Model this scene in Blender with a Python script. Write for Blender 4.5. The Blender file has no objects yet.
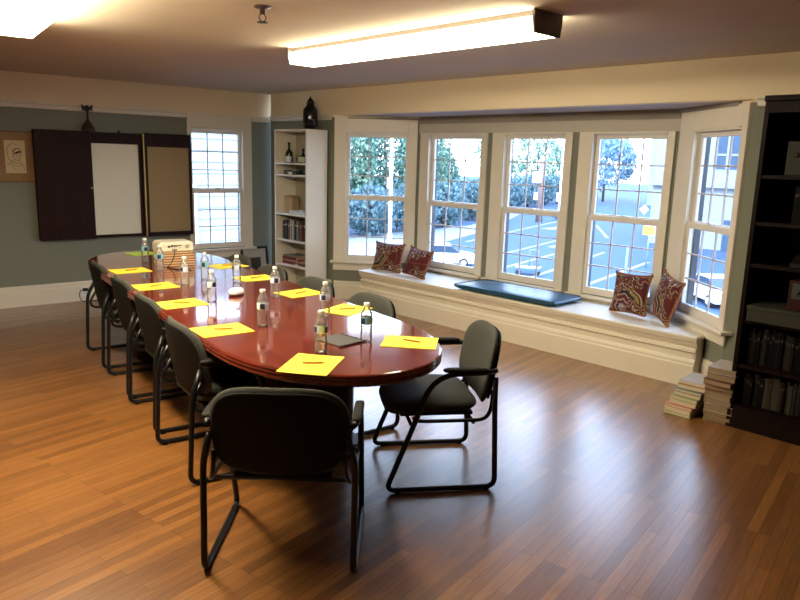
import bpy, bmesh, math, random
from mathutils import Vector, Matrix, Euler
random.seed(7)
PI = math.pi
R = math.radians
S = bpy.context.scene
COL = S.collection

# ------------------------------------------------------------------ materials
def mat(name, col, rough=.5, metal=0., spec=.5, coat=0., noise=0., nscale=20., stretch=(1, 1, 1), col2=None, bump=0., emit=None, estr=0., alpha=None):
    m = bpy.data.materials.new(name); m.use_nodes = True
    nt = m.node_tree; b = nt.nodes['Principled BSDF']
    b.inputs['Base Color'].default_value = (*col, 1)
    b.inputs['Roughness'].default_value = rough
    b.inputs['Metallic'].default_value = metal
    b.inputs['Specular IOR Level'].default_value = spec
    b.inputs['Coat Weight'].default_value = coat
    b.inputs['Coat Roughness'].default_value = .05
    if noise or col2 or bump:
        tc = nt.nodes.new('ShaderNodeTexCoord'); mp = nt.nodes.new('ShaderNodeMapping')
        mp.inputs['Scale'].default_value = stretch
        nz = nt.nodes.new('ShaderNodeTexNoise'); nz.inputs['Scale'].default_value = nscale; nz.inputs['Detail'].default_value = 5
        nt.links.new(tc.outputs['Object'], mp.inputs[0]); nt.links.new(mp.outputs[0], nz.inputs['Vector'])
        if noise or col2:
            rp = nt.nodes.new('ShaderNodeValToRGB')
            c2 = col2 if col2 else tuple(c * (1 - noise) for c in col)
            rp.color_ramp.elements[0].color = (*c2, 1); rp.color_ramp.elements[0].position = .35
            rp.color_ramp.elements[1].color = (*col, 1); rp.color_ramp.elements[1].position = .65
            nt.links.new(nz.outputs['Fac'], rp.inputs[0]); nt.links.new(rp.outputs[0], b.inputs['Base Color'])
        if bump:
            bp = nt.nodes.new('ShaderNodeBump'); bp.inputs['Strength'].default_value = bump; bp.inputs['Distance'].default_value = .002
            nt.links.new(nz.outputs['Fac'], bp.inputs['Height']); nt.links.new(bp.outputs[0], b.inputs['Normal'])
    if emit:
        b.inputs['Emission Color'].default_value = (*emit, 1); b.inputs['Emission Strength'].default_value = estr
    return m

def wall_paint(name):
    """grey-green paint up to the picture rail, cream above it"""
    m = mat(name, (.20, .215, .175), .8)
    nt = m.node_tree; b = nt.nodes['Principled BSDF']
    g = nt.nodes.new('ShaderNodeNewGeometry'); sp = nt.nodes.new('ShaderNodeSeparateXYZ')
    nt.links.new(g.outputs['Position'], sp.inputs[0])
    gt = nt.nodes.new('ShaderNodeMath'); gt.operation = 'GREATER_THAN'; gt.inputs[1].default_value = 2.10
    nt.links.new(sp.outputs['Z'], gt.inputs[0])
    nz = nt.nodes.new('ShaderNodeTexNoise'); nz.inputs['Scale'].default_value = 2.5
    mx0 = nt.nodes.new('ShaderNodeMix'); mx0.data_type = 'RGBA'
    mx0.inputs[6].default_value = (.185, .20, .165, 1); mx0.inputs[7].default_value = (.21, .225, .185, 1)
    nt.links.new(nz.outputs['Fac'], mx0.inputs[0])
    mx = nt.nodes.new('ShaderNodeMix'); mx.data_type = 'RGBA'
    mx.inputs[7].default_value = (.80, .69, .50, 1)
    nt.links.new(gt.outputs[0], mx.inputs[0]); nt.links.new(mx0.outputs[2], mx.inputs[6])
    nt.links.new(mx.outputs[2], b.inputs['Base Color'])
    return m

def floor_mat():
    m = mat('oak_floor', (.3, .15, .05), .3)
    nt = m.node_tree; b = nt.nodes['Principled BSDF']; L = nt.links
    tc = nt.nodes.new('ShaderNodeTexCoord')
    br = nt.nodes.new('ShaderNodeTexBrick')
    br.offset = .37; br.offset_frequency = 3; br.squash = 1
    br.inputs['Scale'].default_value = 1; br.inputs['Brick Width'].default_value = .85; br.inputs['Row Height'].default_value = .052
    br.inputs['Mortar Size'].default_value = .0013; br.inputs['Mortar Smooth'].default_value = .3; br.inputs['Bias'].default_value = -.1
    br.inputs['Color1'].default_value = (.31, .138, .036, 1); br.inputs['Color2'].default_value = (.155, .062, .017, 1)
    br.inputs['Mortar'].default_value = (.06, .025, .01, 1)
    rot = nt.nodes.new('ShaderNodeMapping'); rot.inputs['Rotation'].default_value = (0, 0, R(-14))
    L.new(tc.outputs['Object'], rot.inputs[0]); L.new(rot.outputs[0], br.inputs['Vector'])
    mp = nt.nodes.new('ShaderNodeMapping'); mp.inputs['Scale'].default_value = (2.2, 46, 1)
    nz = nt.nodes.new('ShaderNodeTexNoise'); nz.inputs['Scale'].default_value = 2.2; nz.inputs['Detail'].default_value = 8; nz.inputs['Roughness'].default_value = .65
    L.new(rot.outputs[0], mp.inputs[0]); L.new(mp.outputs[0], nz.inputs['Vector'])
    rp = nt.nodes.new('ShaderNodeValToRGB'); rp.color_ramp.elements[0].position = .3; rp.color_ramp.elements[0].color = (.58, .54, .50, 1)
    rp.color_ramp.elements[1].position = .7; rp.color_ramp.elements[1].color = (1.15, 1.1, 1.05, 1)
    L.new(nz.outputs['Fac'], rp.inputs[0])
    mx = nt.nodes.new('ShaderNodeMix'); mx.data_type = 'RGBA'; mx.blend_type = 'MULTIPLY'; mx.inputs[0].default_value = 1
    L.new(br.outputs['Color'], mx.inputs[6]); L.new(rp.outputs[0], mx.inputs[7])
    L.new(mx.outputs[2], b.inputs['Base Color'])
    rr = nt.nodes.new('ShaderNodeMapRange'); rr.inputs['To Min'].default_value = .25; rr.inputs['To Max'].default_value = .38; b.inputs['Coat Weight'].default_value = .8; b.inputs['Coat Roughness'].default_value = .27
    L.new(nz.outputs['Fac'], rr.inputs['Value']); L.new(rr.outputs[0], b.inputs['Roughness'])
    bp = nt.nodes.new('ShaderNodeBump'); bp.inputs['Strength'].default_value = .25; bp.inputs['Distance'].default_value = .001; bp.invert = True
    L.new(br.outputs['Fac'], bp.inputs['Height']); L.new(bp.outputs[0], b.inputs['Normal'])
    return m

def glassy(name, tint, gloss, rough=.02, white=0.):
    m = bpy.data.materials.new(name); m.use_nodes = True; nt = m.node_tree; L = nt.links
    for n in list(nt.nodes): nt.nodes.remove(n)
    o = nt.nodes.new('ShaderNodeOutputMaterial'); t = nt.nodes.new('ShaderNodeBsdfTransparent'); t.inputs[0].default_value = (*tint, 1)
    g = nt.nodes.new('ShaderNodeBsdfGlossy'); g.inputs['Roughness'].default_value = rough
    lw = nt.nodes.new('ShaderNodeLayerWeight'); lw.inputs['Blend'].default_value = gloss
    mx = nt.nodes.new('ShaderNodeMixShader'); L.new(lw.outputs['Fresnel'], mx.inputs[0]); L.new(t.outputs[0], mx.inputs[1]); L.new(g.outputs[0], mx.inputs[2])
    last = mx
    if white:
        d = nt.nodes.new('ShaderNodeBsdfDiffuse'); d.inputs[0].default_value = (.85, .88, .92, 1)
        m2 = nt.nodes.new('ShaderNodeMixShader'); m2.inputs[0].default_value = white
        L.new(mx.outputs[0], m2.inputs[1]); L.new(d.outputs[0], m2.inputs[2]); last = m2
    L.new(last.outputs[0], o.inputs[0])
    return m

def paisley(name, cx, cz, f=1.):
    """ring medallion centred at (cx, cz) of the pillow's own face, with beaded bands"""
    m = mat(name, (.2, .02, .02), .85); nt = m.node_tree; b = nt.nodes['Principled BSDF']; L = nt.links
    tc = nt.nodes.new('ShaderNodeTexCoord'); sp = nt.nodes.new('ShaderNodeSeparateXYZ'); L.new(tc.outputs['Object'], sp.inputs[0])
    def M(op, a, bb=None, c=None):
        n = nt.nodes.new('ShaderNodeMath'); n.operation = op
        for i, v in enumerate((a, bb, c)):
            if v is None: continue
            if isinstance(v, (int, float)): n.inputs[i].default_value = v
            else: L.new(v, n.inputs[i])
        return n.outputs[0]
    x = M('SUBTRACT', sp.outputs['X'], cx); z = M('SUBTRACT', sp.outputs['Z'], cz)
    ang = M('ARCTAN2', z, x)
    rad = M('SQRT', M('ADD', M('MULTIPLY', x, x), M('MULTIPLY', z, z)))
    wob = M('MULTIPLY', M('SINE', M('MULTIPLY', ang, 8.)), .006)
    r2 = M('MULTIPLY', M('ADD', rad, wob), f / .38)
    rp = nt.nodes.new('ShaderNodeValToRGB'); cr = rp.color_ramp; cr.interpolation = 'CONSTANT'
    bands = [(0, (.5, .45, .55)), (.10, (.12, .01, .03)), (.17, (.45, .36, .32)), (.21, (.17, .012, .02)), (.30, (.5, .47, .4)), (.325, (.012, .01, .03)),
             (.40, (.42, .28, .06)), (.47, (.015, .01, .02)), (.50, (.55, .5, .42)), (.525, (.15, .011, .013)), (.66, (.15, .012, .014)), (.80, (.34, .10, .03)), (.82, (.13, .009, .013))]
    bands = [(a, tuple(.62 * x for x in c)) for a, c in bands]
    cr.elements[0].position = 0; cr.elements[0].color = (*bands[0][1], 1)
    cr.elements[1].position = bands[1][0]; cr.elements[1].color = (*bands[1][1], 1)
    for p, c in bands[2:]:
        e = cr.elements.new(p); e.color = (*c, 1)
    L.new(r2, rp.inputs[0])
    vo = nt.nodes.new('ShaderNodeTexNoise'); vo.inputs['Scale'].default_value = 10; vo.inputs['Detail'].default_value = 1.5; L.new(tc.outputs['Object'], vo.inputs['Vector'])
    fr = M('FRACT', M('MULTIPLY', vo.outputs['Fac'], 8.))
    r3 = nt.nodes.new('ShaderNodeValToRGB'); c3 = r3.color_ramp; c3.interpolation = 'CONSTANT'
    c3.elements[0].color = (.40, .34, .30, 1); c3.elements[1].position = .16; c3.elements[1].color = (.014, .008, .024, 1)
    for pp_, cc_ in ((.36, (.30, .17, .035)), (.46, (.014, .008, .02)), (.54, (.085, .006, .011)), (.86, (.17, .05, .015))):
        e = c3.elements.new(pp_); e.color = (*cc_, 1)
    L.new(fr, r3.inputs[0])
    v2 = nt.nodes.new('ShaderNodeTexNoise'); v2.inputs['Scale'].default_value = 9; L.new(tc.outputs['Object'], v2.inputs['Vector'])
    fac = nt.nodes.new('ShaderNodeValToRGB'); fac.color_ramp.elements[0].position = .46; fac.color_ramp.elements[1].position = .50
    L.new(v2.outputs['Fac'], fac.inputs[0])
    mx = nt.nodes.new('ShaderNodeMix'); mx.data_type = 'RGBA'
    L.new(fac.outputs[0], mx.inputs[0]); L.new(rp.outputs[0], mx.inputs[6]); L.new(r3.outputs[0], mx.inputs[7])
    L.new(mx.outputs[2], b.inputs['Base Color'])
    return m

M = {}
M['floor'] = floor_mat()
M['wall'] = wall_paint('wall_paint')
M['ceiling'] = mat('ceiling_paint', (.62, .545, .43), .9, noise=.04, nscale=3, bump=.15)
M['cream'] = mat('cream_trim', (.75, .71, .61), .45, noise=.04, nscale=4)
M['baypaint'] = mat('bay_paint', (.52, .49, .43), .7)
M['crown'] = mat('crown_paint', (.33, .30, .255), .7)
M['bayceil'] = mat('bay_ceiling_paint', (.46, .42, .42), .85)
M['sash'] = mat('sash_white', (.74, .71, .66), .4)
M['muntin'] = mat('muntin_grey', (.52, .48, .47), .5)
M['darkframe'] = mat('storm_frame', (.03, .04, .06), .5)
M['glass'] = glassy('window_glass', (.97, .985, 1.), .08)
M['mahog'] = mat('mahogany', (.165, .024, .012), .13, coat=.75, spec=.5, col2=(.115, .015, .008), nscale=3, stretch=(14, 1.2, 6))
M['mahogdark'] = mat('dark_mahogany', (.020, .0038, .0032), .45, spec=.15, col2=(.013, .0026, .0022), nscale=4, stretch=(8, 8, .8))
M['bookcasewood'] = mat('bookcase_mahogany', (.008, .0018, .0013), .5, spec=.12, col2=(.004, .0010, .0008), nscale=4, stretch=(8, 8, .8))  # mahogany darkened: the shade of the right corner is put into its colour
M['fabric'] = mat('charcoal_fabric', (.044, .049, .042), .85, noise=.25, nscale=160, bump=.4)
M['shell'] = mat('chair_shell', (.006, .006, .0055), .7, spec=.2)
M['tube'] = mat('black_tube', (.007, .007, .008), .36, spec=.35)
M['rubber'] = mat('black_rubber', (.010, .010, .010), .7, spec=.2)
M['white_lam'] = mat('white_laminate', (.80, .78, .70), .4)
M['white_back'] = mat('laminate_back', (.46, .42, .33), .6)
M['yellow'] = mat('yellow_paper', (.88, .74, .05), .7, noise=.02)
M['green'] = mat('yellow_green_paper', (.50, .74, .06), .7)
M['pencil'] = mat('pencil_orange', (.50, .17, .02), .5)
M['pencilwood'] = mat('pencil_point', (.30, .16, .06), .6)
M['water'] = glassy('bottle_plastic', (.985, .99, .995), .30, .03, white=.13)
M['cap'] = mat('white_cap', (.85, .87, .88), .4)
M['labelwhite'] = mat('label_white', (.62, .72, .86), .5)
M['labelnavy'] = mat('label_navy', (.012, .02, .075), .5)
M['labelteal'] = mat('label_teal', (.22, .55, .62), .5)
M['proj'] = mat('projector_plastic', (.72, .68, .55), .45)
M['port'] = mat('port_dark', (.04, .035, .03), .5)
M['grille'] = mat('grille_tan', (.36, .31, .22), .6)
M['tan'] = mat('tan_cover', (.72, .50, .28), .6)
M['brownpage'] = mat('brown_page_block', (.30, .13, .06), .8)
M['page'] = mat('page_block', (.66, .58, .42), .8, noise=.25, nscale=60, stretch=(.2, .2, 8))
M['pagebrown'] = mat('brown_pages', (.30, .22, .14), .8, noise=.25, nscale=60, stretch=(.2, .2, 8))
M['blue'] = mat('blue_vinyl', (.007, .085, .165), .42, noise=.2, nscale=9)
M['welt'] = mat('black_welt', (.008, .012, .014), .45)
M['board_white'] = mat('whiteboard', (.76, .74, .62), .5)
M['cork'] = mat('tan_cork', (.37, .275, .15), .9, noise=.2, nscale=120)
M['brass'] = mat('brass', (.55, .38, .12), .35, metal=.9)
M['matboard'] = mat('tan_mat', (.28, .165, .08), .85, noise=.12, nscale=20)
M['paper'] = mat('aged_paper', (.56, .46, .27), .85)
M['ink'] = mat('brown_ink', (.05, .03, .02), .8)
M['framewood'] = mat('frame_brown', (.14, .07, .03), .5)
M['black'] = mat('gloss_black', (.006, .006, .009), .15)
M['matblack'] = mat('matt_black', (.008, .007, .007), .6)
M['brown'] = mat('dark_brown', (.03, .011, .008), .5)
M['diffuser'] = mat('light_diffuser', (.9, .88, .8), .5, emit=(1., .86, .61), estr=12.)
M['diffuser_bright'] = mat('light_diffuser_bright', (.9, .88, .8), .5, emit=(1., .84, .57), estr=33.)
M['capmetal'] = mat('lamp_end_metal', (.13, .11, .09), .5)
M['orange'] = mat('orange_trim', (.34, .13, .03), .85, noise=.4, nscale=60)
M['asphalt'] = mat('asphalt', (.027, .064, .135), .9, noise=.12, nscale=.6)
M['line'] = mat('road_paint', (.20, .22, .25), .8)
M['concrete'] = mat('concrete', (.19, .21, .23), .9)
M['bark'] = mat('bark', (.10, .075, .06), .9)
M['pole'] = mat('pale_pole', (.75, .77, .80), .5)
M['utility'] = mat('utility_wood', (.20, .15, .15), .9)
M['stucco'] = mat('pale_stucco', (.20, .235, .26), .9)
M['bwin'] = mat('building_glass', (.035, .065, .11), .5, spec=.2)
M['carwhite'] = mat('car_white', (.75, .78, .82), .3)
M['carblue'] = mat('car_blue', (.06, .12, .26), .3)
M['carglass'] = mat('car_glass', (.03, .05, .08), .1)
M['tyre'] = mat('tyre', (.015, .016, .02), .8)
M['signyellow'] = mat('sign_orange', (.75, .34, .05), .6)
M['siggrey'] = mat('sign_post_grey', (.16, .22, .32), .5)

def leaf_mat(name, c1, c2):
    m = bpy.data.materials.new(name); m.use_nodes = True; nt = m.node_tree; L = nt.links
    for n in list(nt.nodes): nt.nodes.remove(n)
    o = nt.nodes.new('ShaderNodeOutputMaterial')
    g = nt.nodes.new('ShaderNodeNewGeometry'); rp = nt.nodes.new('ShaderNodeValToRGB')
    rp.color_ramp.elements[0].color = (*c1, 1); rp.color_ramp.elements[1].color = (*c2, 1)
    L.new(g.outputs['Random Per Island'], rp.inputs[0])
    d = nt.nodes.new('ShaderNodeBsdfDiffuse'); t = nt.nodes.new('ShaderNodeBsdfTranslucent')
    L.new(rp.outputs[0], d.inputs[0]); L.new(rp.outputs[0], t.inputs[0])
    mx = nt.nodes.new('ShaderNodeMixShader'); mx.inputs[0].default_value = .4
    L.new(d.outputs[0], mx.inputs[1]); L.new(t.outputs[0], mx.inputs[2]); L.new(mx.outputs[0], o.inputs[0])
    return m
M['leaf_haze'] = leaf_mat('leaf_haze', (.18, .29, .40), (.32, .46, .56))  # glare haze is put into this paler leaf colour
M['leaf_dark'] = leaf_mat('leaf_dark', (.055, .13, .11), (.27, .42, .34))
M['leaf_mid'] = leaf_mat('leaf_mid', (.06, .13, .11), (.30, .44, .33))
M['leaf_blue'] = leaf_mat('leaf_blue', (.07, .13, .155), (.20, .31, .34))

# ------------------------------------------------------------------ mesh helpers
class MB:
    def __init__(s): s.v = []; s.f = []; s.mi = []; s.sm = []
    def add(s, vs, fs, mi=0, smooth=False):
        o = len(s.v); s.v += [tuple(v) for v in vs]; s.f += [tuple(i + o for i in f) for f in fs]
        s.mi += [mi] * len(fs); s.sm += [smooth] * len(fs); return s
    def box(s, x0, x1, y0, y1, z0, z1, mi=0, mtx=None):
        vs = [Vector((x, y, z)) for z in (z0, z1) for y in (y0, y1) for x in (x0, x1)]
        if mtx: vs = [mtx @ v for v in vs]
        return s.add(vs, [(0, 2, 3, 1), (4, 5, 7, 6), (0, 1, 5, 4), (2, 6, 7, 3), (0, 4, 6, 2), (1, 3, 7, 5)], mi)
    def prism(s, pts, z0, z1, mi=0):
        n = len(pts); vs = [(x, y, z0) for x, y in pts] + [(x, y, z1) for x, y in pts]
        return s.add(vs, [tuple(range(n - 1, -1, -1)), tuple(range(n, 2 * n))] + [(i, (i + 1) % n, n + (i + 1) % n, n + i) for i in range(n)], mi)
    def extr(s, prof, y0, y1, axis='y', mi=0):
        """profile (a, z) extruded along an axis"""
        n = len(prof)
        if axis == 'y': vs = [(a, y0, z) for a, z in prof] + [(a, y1, z) for a, z in prof]
        else: vs = [(y0, a, z) for a, z in prof] + [(y1, a, z) for a, z in prof]
        return s.add(vs, [tuple(range(n)), tuple(range(2 * n - 1, n - 1, -1))] + [(i, n + i, n + (i + 1) % n, (i + 1) % n) for i in range(n)], mi)
    def lathe(s, prof, c=(0, 0, 0), seg=20, mi=0, smooth=True, cap=True):
        vs = []; n = len(prof)
        for r, z in prof:
            for k in range(seg):
                a = 2 * PI * k / seg; vs.append((c[0] + r * math.cos(a), c[1] + r * math.sin(a), c[2] + z))
        fs = [(i * seg + k, i * seg + (k + 1) % seg, (i + 1) * seg + (k + 1) % seg, (i + 1) * seg + k) for i in range(n - 1) for k in range(seg)]
        if cap: fs += [tuple(range(seg - 1, -1, -1)), tuple(range((n - 1) * seg, n * seg))]
        return s.add(vs, fs, mi, smooth)
    def tube(s, pts, r, seg=10, mi=0, taper=None, closed=False):
        pts = [Vector(p) for p in pts]; n = len(pts); vs = []; up = None
        for i, p in enumerate(pts):
            if closed: t = (pts[(i + 1) % n] - pts[i - 1]).normalized()
            else: t = (pts[min(i + 1, n - 1)] - pts[max(i - 1, 0)]).normalized()
            if up is None:
                up = Vector((0, 0, 1)) if abs(t.z) < .9 else Vector((1, 0, 0))
            a = (up - t * up.dot(t)).normalized(); b = t.cross(a); up = a
            rr = r if taper is None else taper[i]
            for k in range(seg):
                q = 2 * PI * k / seg; vs.append(p + (a * math.cos(q) + b * math.sin(q)) * rr)
        fs = [(i * seg + k, i * seg + (k + 1) % seg, ((i + 1) % n) * seg + (k + 1) % seg, ((i + 1) % n) * seg + k) for i in range(n if closed else n - 1) for k in range(seg)]
        if not closed: fs += [tuple(range(seg - 1, -1, -1)), tuple(range((n - 1) * seg, n * seg))]
        return s.add(vs, fs, mi, True)
    def pad(s, hx, hy, t, e=4., rings=9, seg=40, fn=None, mi=0, pw=6.):
        """rounded cushion in its own XY plane, thickness t; fn maps (x, y, z) to the final point"""
        vs = []; lv = [math.sin(PI / 2 * i / rings) for i in range(1, rings + 1)]
        def P(q, k):
            a = 2 * PI * k / seg; c, d = math.cos(a), math.sin(a)
            return q * hx * math.copysign(abs(c) ** (2 / e), c), q * hy * math.copysign(abs(d) ** (2 / e), d)
        fn = fn or (lambda x, y, z: (x, y, z))
        th = lambda q: t / 2 * math.sqrt(max(0, 1 - q ** pw))
        vs.append(fn(0, 0, t / 2))
        for q in lv:
            for k in range(seg): x, y = P(q, k); vs.append(fn(x, y, th(q)))
        nb = len(vs)
        for q in lv[-2::-1]:
            for k in range(seg): x, y = P(q, k); vs.append(fn(x, y, -th(q)))
        vs.append(fn(0, 0, -t / 2)); last = len(vs) - 1; nr = (len(vs) - 2) // seg
        fs = [(0, 1 + k, 1 + (k + 1) % seg) for k in range(seg)]
        for i in range(nr - 1):
            for k in range(seg):
                a = 1 + i * seg; fs.append((a + k, a + seg + k, a + seg + (k + 1) % seg, a + (k + 1) % seg))
        a = 1 + (nr - 1) * seg; fs += [(a + k, last, a + (k + 1) % seg) for k in range(seg)]
        return s.add(vs, fs, mi, True)
    def build(s, name, mats, parent=None, loc=None, rot=None, bevel=0., fix=True):
        me = bpy.data.meshes.new(name); me.from_pydata(s.v, [], s.f)
        for m in (mats if isinstance(mats, (list, tuple)) else [mats]): me.materials.append(m)
        me.polygons.foreach_set('material_index', s.mi); me.polygons.foreach_set('use_smooth', s.sm)
        if fix:
            bm = bmesh.new(); bm.from_mesh(me); bmesh.ops.recalc_face_normals(bm, faces=bm.faces); bm.to_mesh(me); bm.free()
        me.update()
        o = bpy.data.objects.new(name, me); COL.objects.link(o)
        if parent: o.parent = parent
        if loc is not None: o.location = loc
        if rot is not None: o.rotation_euler = rot if isinstance(rot, (tuple, Euler)) else (0, 0, rot)
        if bevel:
            md = o.modifiers.new('bevel', 'BEVEL'); md.width = bevel; md.segments = 2; md.limit_method = 'ANGLE'
        return o

def fillet(pts, rad, n=5):
    pts = [Vector(p) for p in pts]; out = [pts[0]]
    for i in range(1, len(pts) - 1):
        r = rad[i] if isinstance(rad, dict) and i in rad else (rad if not isinstance(rad, dict) else .03)
        a, b, c = pts[i - 1], pts[i], pts[i + 1]
        d1 = min(r, (a - b).length * .49); d2 = min(r, (c - b).length * .49)
        p, q = b + (a - b).normalized() * d1, b + (c - b).normalized() * d2
        for k in range(n + 1):
            t = k / n; out.append(p * (1 - t) ** 2 + b * 2 * t * (1 - t) + q * t * t)
    out.append(pts[-1]); return out

def tag(o, label, cat, group=None):
    o['label'] = label; o['category'] = cat
    if group: o['group'] = group
    return o
def thing(name, label, cat, loc=(0, 0, 0), rot=0., group=None):
    o = bpy.data.objects.new(name, None); COL.objects.link(o); o.location = loc
    o.rotation_euler = rot if isinstance(rot, (tuple, Euler)) else (0, 0, rot); o.empty_display_size = .1
    return tag(o, label, cat, group)
def struct(o): o['kind'] = 'structure'; return o
def dup(root, loc, rot, label, group=None):
    r = root.copy(); COL.objects.link(r); r.location = loc; r.rotation_euler = (0, 0, rot); r['label'] = label
    if group: r['group'] = group
    for ch in list(root.children):
        c = ch.copy(); COL.objects.link(c); c.parent = r
        for g in list(ch.children):
            d = g.copy(); COL.objects.link(d); d.parent = c
    return r

# ------------------------------------------------------------------ room frame
# world X runs along the far wall, Y into the room's depth; the window wall is turned 5 degrees (frame B: d out through the wall, u along it)
QB = R(5.)
nB = Vector((math.cos(QB), math.sin(QB), 0)); uB = Vector((-math.sin(QB), math.cos(QB), 0))
def B(d, u, z=0.): return nB * d + uB * u + Vector((0, 0, z))
YA = 8.192; DW = 5.17; DBAY = 5.80; CEIL = 2.41; BAYC = 2.12
XL, YB = -4.2, -5.0

cam = bpy.data.cameras.new('camera'); co = bpy.data.objects.new('camera', cam); COL.objects.link(co); S.camera = co
cam.sensor_width = 36; cam.lens = 31.5; cam.clip_start = .05; cam.clip_end = 400
yw, pt, rl = R(39.436), R(11.353), R(1.64)
f = Vector((math.sin(yw) * math.cos(pt), math.cos(yw) * math.cos(pt), -math.sin(pt)))
rt = Vector((math.cos(yw), -math.sin(yw), 0)); up = rt.cross(f)
r2 = rt * math.cos(rl) + up * math.sin(rl); u2 = -rt * math.sin(rl) + up * math.cos(rl)
mw = Matrix((r2, u2, -f)).transposed().to_4x4(); mw.translation = (0, 0, 1.65); co.matrix_world = mw

# ------------------------------------------------------------------ shell
XR = lambda y: (DW + math.sin(-QB) * 0 - math.sin(QB) * y) / math.cos(QB)      # x of the window wall at depth y
w1a, w1b, w5a, w5b = (DW, 6.42), (DBAY, 5.67), (DBAY, 2.66), (DW, 1.88)
out = []
fl = [(XL, YB), tuple(B(DW + .05, YB - .6)[:2]), tuple(B(DW + .05, 1.7)[:2]), tuple(B(DBAY + .05, 2.6)[:2]), tuple(B(DBAY + .05, 5.72)[:2]), tuple(B(DW + .05, 6.5)[:2]), (XR(YA) - .0, YA + .05), (XL, YA + .05)]
struct(MB().prism(fl, -.12, 0).build('floor', M['floor']))
struct(MB().prism([(XL, YB - .1), tuple(B(DW + .14, YB - .7)[:2]), tuple(B(DW + .14, 8.2)[:2]), (XL, YA + .12)], CEIL, CEIL + .14).build('ceiling', M['ceiling']))
# far wall with its window opening
gx0, gx1 = 3.475, 4.075
wz0, wz1 = .50, 1.95
ox0, ox1 = gx0 - .05, gx1 + .05
mb = MB().box(XL, ox0, YA, YA + .12, 0, CEIL).box(ox1, 4.60, YA, YA + .12, 0, CEIL).box(ox0, ox1, YA, YA + .12, 0, wz0).box(ox0, ox1, YA, YA + .12, wz1, CEIL)
struct(mb.build('wall_far', M['wall']))
struct(MB().box(XL - .12, XL, YB - .1, YA + .12, 0, CEIL).build('wall_left', M['wall']))
struct(MB().box(XL, B(DW, YB - .5)[0] + .1, YB - .12, YB, 0, CEIL).build('wall_back', M['wall']))
ULEFT = 7.70
mb = MB().box(DW, DW + .12, 6.42, ULEFT, 0, CEIL).box(DW, DW + .12, YB - .6, 1.88, 0, CEIL).box(DW, DW + .12, 1.88, 6.42, BAYC, CEIL)
struct(mb.build('wall_right', M['wall'], rot=QB))
# the bay
def pan(a, b):
    A_, B_ = B(*a), B(*b); t = (B_ - A_); return A_, t.length, math.atan2(t.y, t.x)
def bay_wall(name, a, b, holes, z0=0., z1=BAYC):
    A_, ln, an = pan(a, b); m = MB(); x = 0.
    for h0, h1 in holes:
        m.box(x, h0, 0, .12, z0, z1); m.box(h0, h1, 0, .12, z0, .46); m.box(h0, h1, 0, .12, wz1 - .015, z1); x = h1
    m.box(x, ln, 0, .12, z0, z1)
    return struct(m.build(name, M['wall'], loc=A_, rot=an))
bay_wall('wall_bay_left', w1a, w1b, [(.13, .87)])
bay_wall('wall_bay', w1b, w5a, [(.15, .92), (1.20, 1.93), (2.20, 2.93)])
bay_wall('wall_bay_right', w5a, w5b, [(.26, .94)])
bp = [(DW, 6.5), (DBAY + .1, 5.75), (DBAY + .1, 2.58), (DW, 1.78)]
struct(MB().prism([(DW + .12, 6.42), (DBAY + .1, 5.72), (DBAY + .1, 2.6), (DW + .12, 1.88)], BAYC, BAYC + .1).build('ceiling_bay', M['bayceil'], rot=QB))
# dark crown band round the top of the bay
def strip(name, a, b, x0, x1, z0, z1, th, m, extra=None):
    A_, ln, an = pan(a, b); q = MB()
    q.box(x0 if x0 is not None else 0, x1 if x1 is not None else ln, -th, 0, z0, z1)
    for e in extra or []: q.box(x0 or 0, x1 if x1 is not None else ln, -e[2], 0, e[0], e[1])
    return struct(q.build(name, m, loc=A_, rot=an))
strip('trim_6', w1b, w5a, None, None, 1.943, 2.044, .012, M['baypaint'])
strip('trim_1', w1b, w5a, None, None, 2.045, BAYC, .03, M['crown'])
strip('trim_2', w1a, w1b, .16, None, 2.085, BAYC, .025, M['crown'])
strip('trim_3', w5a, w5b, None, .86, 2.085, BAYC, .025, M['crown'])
# picture rails
prof = [(0, 2.06), (-.018, 2.065), (-.022, 2.10), (-.035, 2.11), (-.035, 2.125), (0, 2.125)]
q = MB().extr([(YA + a, z) for a, z in prof], XL, 3.395, 'x').extr([(YA + a, z) for a, z in prof], 4.25, 4.49, 'x')
struct(q.build('trim_4', M['cream']))
q = MB().extr([(DW + a, z + .01) for a, z in prof], 6.47, 7.68).extr([(DW + a, z + .01) for a, z in prof], -2.9, 1.85)
struct(q.build('trim_5', M['cream'], rot=QB))
# baseboards
bprof = [(0, 0), (-.022, 0), (-.022, .165), (-.016, .175), (-.016, .20), (-.008, .215), (0, .218)]
struct(MB().extr([(YA + a, z) for a, z in bprof], XL, 4.49, 'x').build('baseboard_far', M['cream']))
struct(MB().extr([(DW + a, z) for a, z in bprof], 6.45, 7.68).extr([(DW + a, z) for a, z in bprof], -2.9, 1.86).build('baseboard_right', M['cream'], rot=QB))
struct(MB().extr([(XL - a, z) for a, z in bprof], YB, YA).build('baseboard_left', M['cream']))
for nm, a, b, x0, x1 in (('baseboard_bay_left', w1a, w1b, .01, .585), ('baseboard_bay_right', w5a, w5b, .74, .995)):
    A_, ln, an = pan(a, b); struct(MB().extr([(y, z) for y, z in bprof], x0, x1, 'x').build(nm, M['cream'], loc=A_, rot=an))

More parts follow.
